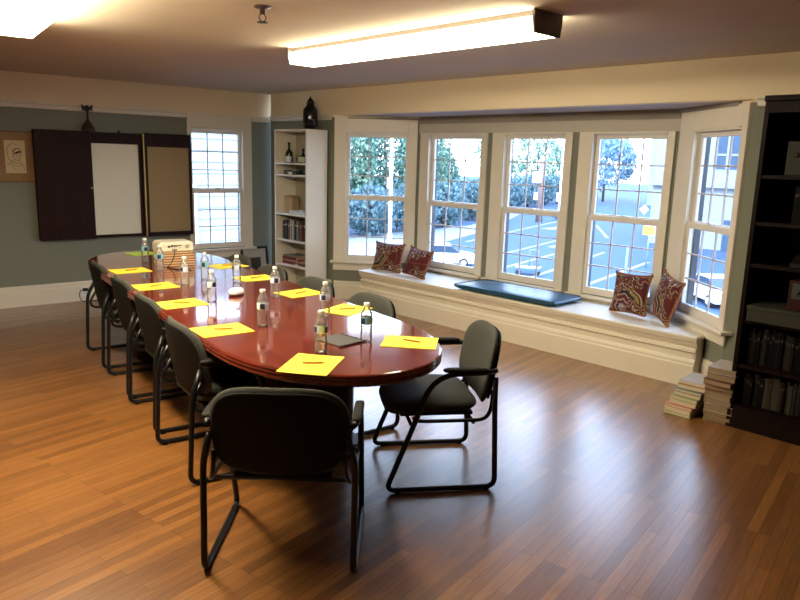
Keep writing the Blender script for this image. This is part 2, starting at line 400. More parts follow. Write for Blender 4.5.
# ------------------------------------------------------------------ windows
def make_window(n, loc, rot, g0, g1, xl, xr, zlow, zmeet, ztop, head, stoolx, cap=False):
    h0, h1 = g0 - .05, g1 + .05
    c = MB()
    c.box(xl, h0 + .012, -.022, 0, zlow - .10, head).box(h1 - .012, xr, -.022, 0, zlow - .10, head)
    c.box(h0 + .012, h1 - .012, -.022, 0, ztop + .04, head)
    c.box(h0 + .012, h1 - .012, -.03, -.02, ztop + .05, ztop + .062)
    if cap: c.box(xl - .015, xr + .015, -.035, 0, head, head + .022)
    # jamb lining
    c.box(h0, h0 + .012, 0, .12, zlow - .06, ztop + .05).box(h1 - .012, h1, 0, .12, zlow - .06, ztop + .05)
    c.box(h0, h1, 0, .12, ztop + .042, ztop + .055)
    w = struct(c.build(f'window_{n}', M['cream'], loc=loc, rot=rot, bevel=.003))
    st = MB().box(stoolx[0], stoolx[1], -.065, .03, zlow - .10, zlow - .072)
    st.build('window_stool', M['cream'], w, bevel=.006)
    MB().box(stoolx[0] + .03, stoolx[1] - .03, -.02, 0, zlow - .185, zlow - .10).build('apron', M['cream'], w, bevel=.003)
    MB().box(h0 + .012, h0 + .028, .066, .115, zlow - .06, ztop + .042).box(h1 - .028, h1 - .012, .066, .115, zlow - .06, ztop + .042).build('storm_frame', M['darkframe'], w)
    for nm, z0, z1, y0 in (('upper_sash', zmeet + .03, ztop, .036), ('lower_sash', zlow, zmeet - .03, .004)):
        s = MB()
        bot = .072 if nm == 'lower_sash' else .05
        topr = .04 if nm == 'upper_sash' else .05
        s.box(h0 + .012, g0, y0, y0 + .03, z0 - bot, z1 + topr).box(g1, h1 - .012, y0, y0 + .03, z0 - bot, z1 + topr)
        s.box(g0, g1, y0, y0 + .03, z0 - bot, z0).box(g0, g1, y0, y0 + .03, z1, z1 + topr)
        so = s.build(nm, M['sash'], w, bevel=.003)
        m = MB()
        for k in (1, 2):
            x = g0 + (g1 - g0) * k / 3; z = z0 + (z1 - z0) * k / 3
            m.box(x - .0055, x + .0055, y0 + .008, y0 + .022, z0, z1).box(g0, g1, y0 + .008, y0 + .022, z - .0055, z + .0055)
        m.build('muntin_grid', M['muntin'], so)
        MB().box(g0, g1, y0 + .013, y0 + .017, z0, z1).build('glass_pane', M['glass'], so)
        if nm == 'lower_sash':
            MB().box((g0 + g1) / 2 - .03, (g0 + g1) / 2 + .03, y0 - .002, y0 + .03, z1 + .05, z1 + .064).build('sash_lock', M['sash'], so, bevel=.003)
    return w
make_window(1, (0, YA, 0), 0, gx0, gx1, 3.40, 4.235, .565, 1.21, 1.895, 2.125, (3.37, 4.27))
A_, ln, an = pan(w1a, w1b)
make_window(2, A_, an, .18, .82, .005, .955, .535, 1.205, 1.885, 2.10, (-.03, .60), True)
A_, ln, an = pan(w1b, w5a)
make_window(3, A_, an, .20, .87, .03, .99, .525, 1.178, 1.882, 1.942, (.03, .99))
make_window(4, A_, an, 1.25, 1.88, 1.058, 2.0, .525, 1.178, 1.882, 1.942, (1.03, 2.02))
make_window(5, A_, an, 2.25, 2.88, 2.072, 2.98, .525, 1.178, 1.882, 1.942, (2.05, 2.98))
A_, ln, an = pan(w5a, w5b)
make_window(6, A_, an, .31, .89, .03, .997, .565, 1.205, 1.885, 2.10, (.10, 1.05))

# ------------------------------------------------------------------ window seat
ws = thing('window_seat', 'long cream built-in window seat with moulded front under the bay windows', 'window seat', (0, 0, 0), QB)
DF = 5.215; UL, UR = 5.96, 2.09
ctop = [(DF - .045, UL + .01), (5.545, UL + .01), (DBAY - .025, 5.68), (DBAY - .025, 2.66), (5.345, UR - .01), (DF - .045, UR - .01)]
MB().prism([(a, b) for a, b in ctop][::-1], .372, .402).build('seat_board', M['cream'], ws, bevel=.008)
MB().box(DF, DF + .02, UR, UL, 0, .372).box(DF, 5.33, UR, UR + .02, 0, .372).box(DF, 5.5, UL - .02, UL, 0, .372).build('front_panel', M['cream'], ws)
MB().extr([(DF, .372), (DF - .035, .372), (DF - .035, .358), (DF - .022, .345), (DF - .015, .322), (DF, .318)], UR - .005, UL + .005).build('nosing', M['cream'], ws)
MB().extr([(DF, .30), (DF - .018, .296), (DF - .022, .275), (DF - .008, .268), (DF, .262)], UR, UL).build('moulding', M['cream'], ws)
MB().extr([(DF, 0), (DF - .03, 0), (DF - .03, .165), (DF - .022, .175), (DF - .022, .195), (DF - .01, .212), (DF, .216)], UR, UL).build('plinth', M['cream'], ws)

# blue cushion on the seat
cu = thing('bench_cushion', 'long flat dark blue vinyl cushion lying on the window seat', 'cushion', B(5.415, 3.95, .402), QB)
MB().pad(.245, .60, .06, 14, fn=lambda x, y, z: (x, y, z + .034 + .004 * math.sin(9 * y) * (z > 0))).build('cushion_body', M['blue'], cu)
pp = [(p.x, p.y, .050) for p in fillet([(.242, 0, 0), (.242, .577, 0), (-.242, .577, 0), (-.242, -.577, 0), (.242, -.577, 0), (.242, -.01, 0)], .03)]
MB().tube(pp, .005, 8, closed=True).build('piping', M['welt'], cu)
m = MB()
for i in range(35):
    y = -.55 + i * .0318
    m.box(.246, .256, y, y + .018, .02, .056)
m.build('ruffle', M['welt'], cu)

# throw pillows
def pillow(label, loc, rot, w, h, t, mm, name='throw_pillow'):
    p = thing(name, label, 'pillow', loc, rot, 'patterned pillows on the window seat')
    n = 18; vs = []; fs = []
    def pt(u, v, sgn):
        k = max(0., (1 - u * u)) ** .42 * max(0., (1 - v * v)) ** .42
        return (u * w / 2 * (1 - .09 * (1 - v * v) * u * u), sgn * k * t / 2, h / 2 + v * h / 2 * (1 - .09 * (1 - u * u) * v * v))
    for sgn in (-1, 1):
        o = len(vs)
        for i in range(n + 1):
            for j in range(n + 1): vs.append(pt(-1 + 2 * i / n, -1 + 2 * j / n, sgn))
        for i in range(n):
            for j in range(n): fs.append((o + i * (n + 1) + j, o + (i + 1) * (n + 1) + j, o + (i + 1) * (n + 1) + j + 1, o + i * (n + 1) + j + 1))
    MB().add(vs, fs, 0, True).build('pillow_cover', mm, p)
    e = []
    for u, v in [(-1, -1), (1, -1), (1, 1), (-1, 1)]:
        for k in range(10):
            s = -1 + .2 * k
            a = {(-1, -1): (s, -1), (1, -1): (1, s), (1, 1): (-s, 1), (-1, 1): (-1, -s)}[(u, v)]
            q = pt(a[0], a[1], 1); e.append((q[0] * 1.0, 0, max(.004, q[2])))
    m = MB(); m.tube(e, .008, 8, closed=True)
    m.build('edge_trim', M['orange'], p)
    for k, c in enumerate([(-1, 1), (1, 1), (1, -1), (-1, -1)]):
        q = pt(c[0], c[1], 1); m = MB()
        m.lathe([(.004, 0), (.012, .006), (.014, .016), (.008, .03), (.003, .034)], (q[0], 0, max(.0, q[2] - .017)), 10)
        m.build('tassel', M['orange'], p)
    return p
def face(to_left):      # rotation about z that turns the pillow's -y face towards the room
    return QB - PI / 2 + to_left
pillow('paisley pillow with a half medallion at its left edge, left of the left pair', B(5.37, 5.72, .404), Euler((R(-14), 0, face(.15) ), 'XYZ'), .40, .32, .14, paisley('paisley_a', -.16, .20))
pillow('red paisley pillow with a lilac medallion at its top, right of the left pair', B(5.35, 5.27, .410), Euler((R(-20), R(3), face(-.15)), 'XYZ'), .39, .31, .14, paisley('paisley_b', .03, .44))
pillow('red paisley pillow with a medallion at its bottom edge, left of the right pair', B(5.50, 2.83, .410), Euler((R(-12), R(-3), face(-.2)), 'XYZ'), .365, .345, .13, paisley('paisley_c', -.03, .04))
pillow('red paisley pillow with orange edging, leaning in the right corner of the window seat', B(5.42, 2.51, .426), Euler((R(-12), R(8), face(-.70)), 'XYZ'), .35, .37, .12, paisley('paisley_d', -.10, .06))

# ------------------------------------------------------------------ conference table
T = Vector((2.055, 4.45, 0)); TQ = -R(4.5); HL, HW = 2.19, .562
tb = thing('conference_table', 'long oval mahogany conference table with a reeded edge', 'table', T, TQ)
def outline(ins):
    a, l, e = HW - ins, HL - ins, .80
    pts = []
    for k in range(49):
        t = PI * k / 48; pts.append((a * math.copysign(abs(math.cos(t)) ** .96, math.cos(t)), l - e + e * math.sin(t) ** .96))
    return pts + [(-x, -y) for x, y in pts]
def ring_mesh(levels):
    vs = []; fs = []; n = None
    for ins, z in levels:
        p = outline(ins); n = len(p); vs += [(x, y, z) for x, y in p]
    for i in range(len(levels) - 1):
        for k in range(n): fs.append((i * n + k, i * n + (k + 1) % n, (i + 1) * n + (k + 1) % n, (i + 1) * n + k))
    return vs, fs, n
lv = [(.010, .740), (.003, .737), (.0, .731), (.004, .724), (.0, .717), (.0, .712), (.005, .706), (.001, .699), (.001, .694), (.007, .688), (.012, .682), (.03, .677)]
vs, fs, n = ring_mesh(lv)
MB().add(vs, fs, 0, False).add([(x, y, .740) for x, y in outline(.010)], [tuple(range(n))]).add([(x, y, .677) for x, y in outline(.03)], [tuple(range(n - 1, -1, -1))]).build('tabletop', M['mahog'], tb)
for yy in (-1.22, 1.22):
    m = MB()
    def rr(hx, hy, r): return [(p.x, p.y) for p in fillet([(0, -hy, 0), (hx, -hy, 0), (hx, hy, 0), (-hx, hy, 0), (-hx, -hy, 0), (-.001, -hy, 0)], r)][:-1]
    m.prism([(x, y + yy) for x, y in rr(.27, .20, .12)], .08, .677)
    m.build('pedestal', M['mahogdark'], tb, bevel=.004)
    m = MB(); m.prism([(x, y + yy) for x, y in rr(.31, .24, .13)], 0, .08); m.build('plinth', M['mahogdark'], tb, bevel=.008)
MB().box(-.03, .03, -1.02, 1.02, .25, .62).build('stretcher_panel', M['mahogdark'], tb)

# ------------------------------------------------------------------ chairs
def make_chair(label, group, off=.05):
    t = thing('guest_chair', label, 'chair', group=group)
    def lean(z): return off - (z - .45) * .17
    def bk(x, y, z):       # pad's (x, y) -> chair (x, z), z -> thickness
        zz = .607 + y; w = 1 - .10 * max(0, (y / .19)) ** 2
        return (x * w, lean(zz) - z * 1. - .045 * (1 - (x / .26) ** 2) + .02, zz)
    MB().pad(.278, .19, .05, 3.6, fn=lambda x, y, z: bk(x, y, -z)).build('backrest', M['fabric'], t)
    MB().pad(.262, .176, .018, 3.8, fn=lambda x, y, z: bk(x, y, .028 - z)).build('back_shell', M['shell'], t)
    MB().pad(.255, .245, .085, 4.2, pw=5, fn=lambda x, y, z: (x, .31 + y, .43 + z - (.03 * (max(0, y) / .245) ** 2) - .012 * (1 - (x / .255) ** 2))).build('seat', M['fabric'], t)
    MB().box(-.20, .20, .10, .48, .368, .386).build('seat_pan', M['shell'], t, bevel=.006)
    for s in (-1, 1):
        x = s * .298
        path = fillet([(x * .90, lean(.58) - .018, .59), (x, .018, .48), (x, -.005, .0148), (x, .56, .0148), (x, .41, .40), (x, .36, .55), (x, .27, .618), (x, .09, .622), (x * .93, lean(.63) - .01, .628)], {1: .05, 2: .05, 3: .05, 4: .2, 5: .09, 6: .06, 7: .02})
        fr = MB().tube(path, .0138, 10).build('side_frame', M['tube'], t)
        MB().tube(fillet([(s * .24, .42, .375), (s * .285, .40, .372), (s * .285, .06, .372), (s * .262, .022, .42), (s * .255, lean(.52) - .02, .52)], .05), .010, 8).build('seat_rail', M['tube'], t)
        ar = MB().pad(.021, .115, .024, 5, rings=5, seg=20, fn=lambda a, b, z: (x + a, (.175 + b), .639 + z))
        ar.build('armrest', M['rubber'], t)
        for y in (.04, .50): MB().lathe([(.015, 0), (.016, .004), (.012, .026)], (x, y, .0), 10).build('glide', M['rubber'], fr)
    for y, z in ((.12, .36), (.44, .36)): MB().tube([(-.285, y, z), (.285, y, z)], .010, 8).build('cross_bar', M['tube'], t)
    return t
GL = 'chairs along the left side of the table'; GR = 'chairs along the window side of the table'
specs = []
lab = ['charcoal chair on the left side of the table, nearest the camera of the four', 'charcoal chair on the left side of the table, second of the row from the camera',
       'charcoal chair on the left side of the table, third of the row from the camera', 'charcoal chair on the left side of the table, farthest, nearest the whiteboard cabinet']
for (x, y), l in zip([(1.318, 3.485), (1.415, 4.24), (1.492, 4.945), (1.560, 5.72)], lab): specs.append((x, y, -PI / 2 - R(5), l, GL))
lab = ['charcoal chair back at the window side of the table, nearest the camera of four', 'charcoal chair back at the window side of the table, second of four from the camera',
       'charcoal chair at the window side of the table, third of four from the camera', 'charcoal chair back at the window side of the table, farthest, below the far window']
for (x, y), l in zip([(2.655, 3.50), (2.675, 4.20), (2.69, 4.86), (2.74, 5.52)], lab): specs.append((x, y, PI / 2 - R(3), l, GR))
specs.append((1.262, 2.25, math.atan2(-.725, .688) + R(7), 'black-backed chair at the near end of the table, its back to the camera', None))
specs.append((2.672, 2.522, math.atan2(.862, .507), 'charcoal armchair at the near right end of the table, whole frame in view', None))
proto = [make_chair('x', None, .112), make_chair('x', None, .05)]; used = [False, False]
for i, (x, y, rz, l, g) in enumerate(specs):
    k = 0 if i < 4 else 1
    o = proto[k] if not used[k] else dup(proto[k], (x, y, 0), rz, l, g)
    used[k] = True
    o.location = (x, y, 0); o.rotation_euler = (0, 0, rz); o['label'] = l
    if g: o['group'] = g
    elif 'group' in o: del o['group']
# ------------------------------------------------------------------ things on the table
ZT = .7402
GS = 'yellow sheets laid out round the table'
def sheet(x, y, ang, w, h, label, m='yellow', z=ZT, group=GS):
    k = MB()
    n = 6
    vs = []
    for i in range(n + 1):
        for j in range(n + 1):
            a, b = -w / 2 + w * i / n, -h / 2 + h * j / n
            vs.append((a, b, .0022 + .0012 * (abs(2 * i / n - 1) ** 3)))
    top = len(vs); vs += [(a, b, 0) for a, b, _ in vs]
    fs = []
    for i in range(n):
        for j in range(n):
            q = i * (n + 1) + j; fs.append((q, q + n + 1, q + n + 2, q + 1)); fs.append((top + q, top + q + 1, top + q + n + 2, top + q + n + 1))
    for i in range(n):
        for q, r in ((i * (n + 1), (i + 1) * (n + 1)), (i * (n + 1) + n, (i + 1) * (n + 1) + n), (i, i + 1), (n * (n + 1) + i, n * (n + 1) + i + 1)):
            fs.append((q, r, top + r, top + q))
    k.add(vs, fs)
    return tag(k.build('paper_sheet', M[m], loc=(x, y, z), rot=ang), label, 'paper', group)
def pencil(x, y, ang, label, ln=.105):
    p = thing('pencil', label, 'pencil', (x, y, ZT + .0075), ang, 'pencils on the yellow sheets')
    MB().tube([(-ln / 2, 0, 0), (ln / 2 - .018, 0, 0)], .0042, 6).build('barrel', M['pencil'], p)
    MB().tube([(ln / 2 - .018, 0, 0), (ln / 2, 0, 0)], .004, 6, taper=[.004, .0008]).build('point', M['pencilwood'], p)
    return p
sh = [(1.790, 5.50, -.02, 'left row, farthest of the four beside the chairs'), (1.712, 4.76, -.03, 'left row, second from the far end'),
      (1.636, 4.115, .02, 'left row, second from the camera'), (1.555, 3.363, -.06, 'left row, nearest the camera of the four'),
      (1.614, 2.571, -.87, 'at the near end, before the chair with its back to the camera'), (2.234, 2.625, -.81, 'at the near right end of the table, by the armchair'),
      (2.400, 3.434, .38, 'window side row, nearest the camera of the four'), (2.437, 4.037, .10, 'window side row, second from the camera'),
      (2.459, 4.72, -.05, 'window side row, third from the camera'), (2.545, 5.368, .10, 'window side row, farthest, near the far window')]
pn = ['left row, farthest sheet', 'left row, second sheet from the far end', 'left row, second sheet from the camera', 'left row, nearest sheet', 'near end sheet', 'near right end sheet by the armchair',
      'window side row, nearest sheet', 'window side row, second sheet from the camera', 'window side row, third sheet from the camera', 'window side row, farthest sheet']
pa = [.3, .4, -.5, -.5, -.62, -1.2, -.45, .3, .2, -.3]
for i, (x, y, a, l) in enumerate(sh):
    flip = i in (4, 5)
    sheet(x, y, a, .225 if i == 4 else .275, .30 if i == 4 else .225, 'yellow paper sheet ' + l)
    pencil(x + .012, y - .004, pa[i], 'orange pencil lying on the ' + pn[i])
sheet(2.20, 6.40, .15, .24, .22, 'yellow-green paper sheet at the far end of the table, left of the projector', 'green')
fo = thing('folder', 'dark grey folder lying on the table between the two nearest bottles', 'folder', (1.955, 2.85, ZT), .14)
MB().box(-.085, .085, -.095, .095, 0, .006).build('cover', mat('grey_cover', (.05, .048, .044), .6), fo, bevel=.002)
m = MB()
for k in range(5): m.tube([(.085 - .012, -.08 + .034 * k + .012 * math.cos(t), .004 + .009 * math.sin(t)) for t in [i * PI / 5 for i in range(6)]], .0025, 6)
m.build('binding_rings', M['black'], fo)
MB().box(-.09, .09, -.105, -.095, 0, .008).build('spine', M['matblack'], fo)

def bottle(label, kind):
    b = thing('water_bottle', label, 'bottle', group='water bottles on the table')
    pr = [(.0, .0), (.024, .0), (.0305, .006), (.031, .016)]
    for k in range(4): z = .022 + k * .016; pr += [(.031, z), (.0282, z + .006), (.0282, z + .009), (.031, z + .014)]
    pr += [(.0305, .092), (.0305, .135), (.031, .139), (.029, .150), (.022, .166), (.0145, .178), (.0128, .184), (.0128, .186)]
    MB().lathe(pr, seg=20, cap=False).build('body', M['water'], b)
    MB().lathe([(.0, .186), (.0150, .186), (.0152, .188), (.0152, .200), (.0142, .203), (0, .203)], seg=20, cap=False).build('cap', M['cap'], b)
    lb = MB().lathe([(.0312, .096), (.0315, .097), (.0315, .131), (.0312, .132)], seg=24, cap=False).build('label_band', M['labelwhite'] if kind == 'navy' else M['labelteal'], b)
    for a0 in (0, 2.1, 4.2):
        vs = []; n = 5; m = MB()
        for i in range(n + 1):
            t = a0 + .85 * i / n
            for z in (.099, .129): vs.append((.0322 * math.cos(t), .0322 * math.sin(t), z))
        m.add(vs, [(2 * i, 2 * i + 2, 2 * i + 3, 2 * i + 1) for i in range(n)])
        m.build('label_block', M['labelnavy'], lb)
    return b
bs = [(1.76, 2.721, 0, 'bottle standing at the near yellow sheet, left of the dark folder'), (2.05, 2.753, 1, 'bottle with teal label, right of the dark folder'), (2.20, 3.361, 0, 'bottle on the nearest window side sheet'),
      (1.781, 3.333, 0, 'bottle right of the nearest left row sheet'), (2.232, 4.008, 0, 'bottle on the left edge of the second window side sheet'), (1.819, 4.068, 0, 'bottle right of the second left row sheet, left of the white mouse'),
      (2.253, 4.602, 0, 'bottle left of the third window side sheet'), (1.908, 4.709, 0, 'bottle in the middle, right of the third left row sheet'), (2.12, 4.85, 1, 'bottle with teal label in front of the far window'),
      (1.985, 5.39, 1, 'bottle with teal label before the left part of the projector'), (2.045, 5.88, 1, 'bottle half hidden at the projector stack, farthest left')]
p0 = bottle('', 'navy'); p1 = bottle('', 'teal'); u0 = u1 = False
for i, (x, y, k, l) in enumerate(bs):
    l = 'clear plastic water ' + l; a = 2.6 + i * .37
    if k == 0: o = p0 if not u0 else dup(p0, (0, 0, 0), 0, l); u0 = True
    else: o = p1 if not u1 else dup(p1, (0, 0, 0), 0, l); u1 = True
    o.location = (x, y, ZT); o.rotation_euler = (0, 0, a); o['label'] = l
ms = thing('computer_mouse', 'white computer mouse with a dark underside in the middle of the table', 'mouse', (2.045, 4.19, ZT), .5)
MB().pad(.064, .038, .055, 2.6, fn=lambda x, y, z: (x, y, .012 + max(z, 0) * 1.3)).build('shell', M['cap'], ms)
MB().pad(.062, .037, .02, 2.6, fn=lambda x, y, z: (x, y, .010 + z)).build('base', M['port'], ms)
# projector on its stack of books
px_, py_, pq = 2.225, 5.70, -.08
for k in range(5):
    j = [0, .006, -.004, .005, -.006][k]
    bk = thing('book', ['tan book at the bottom of the stack under the projector', 'tan book second from the bottom under the projector', 'tan book in the middle of the stack under the projector', 'tan book second from the top under the projector', 'tan book at the top of the stack, right under the projector'][k], 'book', (px_ + j, py_, ZT + k * .0212), pq + j, 'tan books under the projector')
    MB().box(-.135, .135, -.115, .115, 0, .005).box(-.135, .135, -.115, .115, .0165, .021).box(-.135, -.130, -.115, .115, .005, .0165).build('cover', M['tan'], bk)
    MB().box(-.129, .130, -.108, .111, .005, .0165).build('page_block', M['brownpage'], bk)
zp = ZT + 5 * .0212 + .0005; pscale = .84
pj = thing('projector', 'cream white projector standing on a stack of tan books', 'projector', (px_ - .005, py_ + .01, zp), pq)
MB().add([(-.165, -.115, .006), (.165, -.115, .006), (.165, .115, .006), (-.165, .115, .006), (-.17, -.12, .02), (.17, -.12, .02), (.17, .12, .02), (-.17, .12, .02), (-.168, -.118, .085), (.168, -.118, .085), (.168, .118, .085), (-.168, .118, .085), (-.145, -.095, .104), (.145, -.095, .104), (.145, .1, .104), (-.145, .1, .104)],
         [(3, 2, 1, 0), (12, 13, 14, 15)] + [(a + i, a + (i + 1) % 4, a + 4 + (i + 1) % 4, a + 4 + i) for a in (0, 4, 8) for i in range(4)]).build('casing', M['proj'], pj, bevel=.008)
m = MB()
for a, b, z0, z1 in ((-.085, -.06, .048, .066), (-.055, -.03, .055, .072), (-.025, -.008, .055, .070), (-.003, .012, .055, .070), (.018, .035, .058, .070), (.04, .05, .06, .07), (-.045, -.025, .018, .03), (-.015, .003, .018, .03), (.02, .03, .036, .046)):
    m.box(a, b, -.1215, -.112, z0, z1)
m.build('port_row', M['port'], pj)
m = MB()
for k in range(5): m.box(.085, .125, -.1215, -.112, .036 + k * .007, .040 + k * .007)
m.build('vent_grille', M['grille'], pj)
for a in (-.13, .13):
    for b in (-.08, .08): MB().lathe([(.012, 0), (.012, .007)], (a, b, 0), 12).build('foot', M['rubber'], pj)
MB().lathe([(.032, 0), (.034, .012), (.028, .012), (.02, .004)], (0, 0, 0), 20, cap=False).build('lens_ring', M['port'], pj, loc=(.08, .116, .055), rot=Euler((-PI / 2, 0, 0)))
pj.scale = (pscale,) * 3
pc = MB().tube([Vector((px_ - .035, py_ - .100, zp + .02)), (px_ - .05, py_ - .145, zp + .01), (px_ - .07, py_ - .15, zp - .05), (px_ - .10, py_ - .17, zp - .085), (px_ - .14, py_ - .20, ZT + .004), (px_ - .12, py_ - .30, ZT + .004), (px_ - .03, py_ - .42, ZT + .004)], .0035, 6).build('power_cable', M['rubber'])
tag(pc, 'thin black cable hanging from the back of the projector onto the table', 'cable')

# ------------------------------------------------------------------ white bookcase in the corner
WD, WU0, WU1 = 4.835, 6.50, 7.13
bc = thing('bookcase', 'tall narrow white bookcase standing in the far corner by the windows', 'bookcase', B(WD, WU0, 0), QB)
dep = .30; wd = WU1 - WU0
MB().box(0, dep, 0, .022, 0, 1.955).build('side_panel', M['white_lam'], bc, bevel=.002)
MB().box(0, dep, wd - .022, wd, 0, 1.955).build('side_panel', M['white_lam'], bc, bevel=.002)
MB().box(.0, dep, .022, wd - .022, 1.933, 1.955).build('top_panel', M['white_lam'], bc, bevel=.002)
MB().box(dep - .008, dep, .022, wd - .022, .07, 1.933).build('back_panel', M['white_back'], bc)
SZ = [1.575, 1.440, .985, .672, .375, .085]
for z in SZ: MB().box(.006, dep - .009, .022, wd - .022, z - .02, z).build('shelf', M['white_lam'], bc, bevel=.002)
MB().box(.02, .035, .022, wd - .022, 0, .065).build('kickboard', M['white_lam'], bc)
BS = lambda d, u, z=0: B(WD + d, WU0 + u, z)
# on the top: black jug
jg = thing('jug', 'glossy black jug with two small ear handles on top of the white bookcase', 'jug', BS(.13, .10, 1.9555), QB); jg.scale = (1.05, 1.05, 1.12)
MB().lathe([(0, 0), (.055, 0), (.062, .012), (.078, .035), (.080, .10), (.080, .17), (.074, .20), (.050, .225), (.036, .245), (.034, .262), (.0, .262)], seg=28, cap=False).build('body', M['black'], jg)
MB().lathe([(.036, .262), (.038, .268), (.030, .285), (.020, .300), (.008, .308), (.005, .325), (0, .328)], seg=20, cap=False).build('stopper', M['black'], jg)
for s in (-1, 1): MB().tube([(0, s * (.042 + .02 * math.sin(t)), .255 + .022 * math.cos(t)) for t in [i * PI / 8 for i in range(9)]], .006, 8).build('handle', M['black'], jg)
# shelf contents
def glassb(name, label, cat, d, u, z, prof, mb, lab=None, seg=18):
    t = thing(name, label, cat, BS(d, u, z + .0005), QB)
    MB().lathe(prof, seg=seg, cap=False).build('body', mb, t)
    if lab:
        r, z0, z1, mm = lab
        vs = []; n = 8
        for i in range(n + 1):
            a = PI - 1. + 2. * i / n + .55
            for zz in (z0, z1): vs.append((r * math.cos(a), r * math.sin(a), zz))
        MB().add(vs, [(2 * i, 2 * i + 2, 2 * i + 3, 2 * i + 1) for i in range(n)]).build('label_patch', mm, t)
    return t
dg = mat('dark_bottle_glass', (.015, .02, .012), .12)
glassb('wine_bottle', 'dark bottle with a pale label on the top shelf of the white bookcase', 'bottle', .12, .50, SZ[0], [(0, 0), (.042, 0), (.045, .006), (.045, .10), (.040, .125), (.018, .15), (.013, .165), (.013, .215), (.016, .217), (.016, .235), (0, .236)], dg, (.0458, .008, .075, M['labelwhite']))
sb = thing('liqueur_bottle', 'squat dark bottle with a wide pale green label on the top shelf', 'bottle', BS(.12, .22, SZ[0] + .0005), QB)
MB().box(-.03, .03, -.075, .075, 0, .085).build('body', dg, sb, bevel=.01)
MB().lathe([(.028, .082), (.014, .105), (.011, .115), (.011, .14), (.016, .142), (.016, .165), (0, .168)], seg=14, cap=False).build('neck', dg, sb)
MB().box(-.033, -.0302, -.07, .055, .01, .072).build('label_patch', mat('pale_green_label', (.60, .66, .42), .6), sb)
glassb('glass', 'small clear tumbler between the two bottles on the top shelf', 'glass', .15, .365, SZ[0], [(0, 0), (.022, 0), (.027, .06), (.025, .06), (.02, .005), (0, .005)], M['water'])
gt = 'small dark oddments on the narrow shelf'
rnd = random.Random(3)
odd = [('box', .50, .05, 'small dark box at the left of the narrow shelf'), ('bowl', .42, .03, 'small pale dish lying on the narrow shelf'), ('box', .33, .045, 'flat dark box in the middle of the narrow shelf'), ('cup', .25, .055, 'small dark cup on the narrow shelf, right of the middle'), ('cup', .165, .06, 'small blue-black cup at the right of the narrow shelf'), ('box', .08, .05, 'small grey box at the right end of the narrow shelf')]
for k, u, h, l in odd:
    if k == 'box':
        t = thing('trinket_box', l, 'box', BS(.10, u, SZ[1] + .0005), QB + .1, gt)
        cm = M['port'] if 'grey' not in l else M['grille']
        MB().box(-.035, .035, -.036, .036, 0, h * .62).build('body', cm, t, bevel=.003); MB().box(-.037, .037, -.038, .038, h * .62, h).build('lid', cm, t, bevel=.004)
    elif k == 'bowl':
        tag(MB().lathe([(0, 0), (.02, 0), (.04, h), (.037, h), (.018, .004), (0, .004)], seg=18, cap=False).build('dish', M['cap'], loc=BS(.08, u, SZ[1] + .0005)), l, 'dish', gt)
    else:
        t = thing('cup', l, 'cup', BS(.10, u, SZ[1] + .0005), QB, gt)
        MB().lathe([(0, 0), (.022, 0), (.028, h), (.025, h), (.02, .005), (0, .005)], seg=18, cap=False).build('body', M['blue'] if 'blue' in l else M['black'], t)
        MB().tube([(0, -.026 - .014 * math.sin(i * PI / 6), h * .2 + h * .6 * i / 6) for i in range(7)], .003, 6).build('handle', M['black'], t)
tb_ = thing('canister', 'square tan canister standing on the tall shelf of the white bookcase', 'canister', BS(.14, .475, SZ[2] + .0005), QB + .25)
MB().box(-.06, .06, -.06, .06, 0, .18).build('body', mat('tan_paint', (.46, .33, .19), .6), tb_, bevel=.008)
MB().box(-.062, .062, -.062, .062, .18, .205).build('lid', mat('tan_lid', (.40, .27, .15), .6), tb_, bevel=.008)
ty = thing('tray', 'shallow clear tray lying on the tall shelf before the tan canister', 'tray', BS(.085, .22, SZ[2] + .0005), QB)
MB().prism([(-.07, -.12), (.07, -.12), (.07, .12), (-.07, .12)], 0, .006).build('base', M['grille'], ty)
MB().box(-.075, -.07, -.125, .125, 0, .04).box(.07, .075, -.125, .125, 0, .04).box(-.07, .07, -.125, -.12, 0, .04).box(-.07, .07, .12, .125, 0, .04).build('rim', M['labelwhite'], ty)
pf = thing('photo_frame', 'thin picture frame propped at the right of the tall shelf', 'frame', BS(.15, .065, SZ[2] + .001), Euler((R(-8), 0, QB), 'XYZ'))
MB().box(-.09, .09, 0, .012, 0, .24).build('frame', M['framewood'], pf, bevel=.002)
MB().box(-.078, .078, .0125, .014, .012, .228).build('picture', M['paper'], pf)

def upright(loc, rot, h, d, w, cm, label, group, name='book', pg=None):
    b = thing(name, label, 'book', loc, rot, group)
    m = MB().box(0, .003, 0, w, 0, h).box(.003, d, 0, .0025, 0, h).box(.003, d, w - .0025, w, 0, h)
    m.build('cover', cm, b)
    MB().box(.003, d - .004, .0025, w - .0025, .004, h - .004).build('page_block', pg or M['page'], b)
    MB().box(-.0006, 0, w * .15, w * .85, h * .72, h * .80).build('spine_band', (M['labelwhite'] if int(h * 1000) % 2 else M['brass']) if not pg else M['boxgrey0'], b)
    return b
cols = {'black': (.012, .012, .014), 'maroon': (.12, .02, .02), 'navy': (.015, .025, .07), 'brown': (.11, .06, .03), 'pale': (.42, .38, .32), 'grey': (.17, .17, .17), 'red': (.26, .04, .03), 'green': (.03, .07, .04), 'cream': (.55, .50, .38), 'tan': (.33, .22, .11)}
bm_ = {k: mat('cover_' + k, v, .55) for k, v in cols.items()}
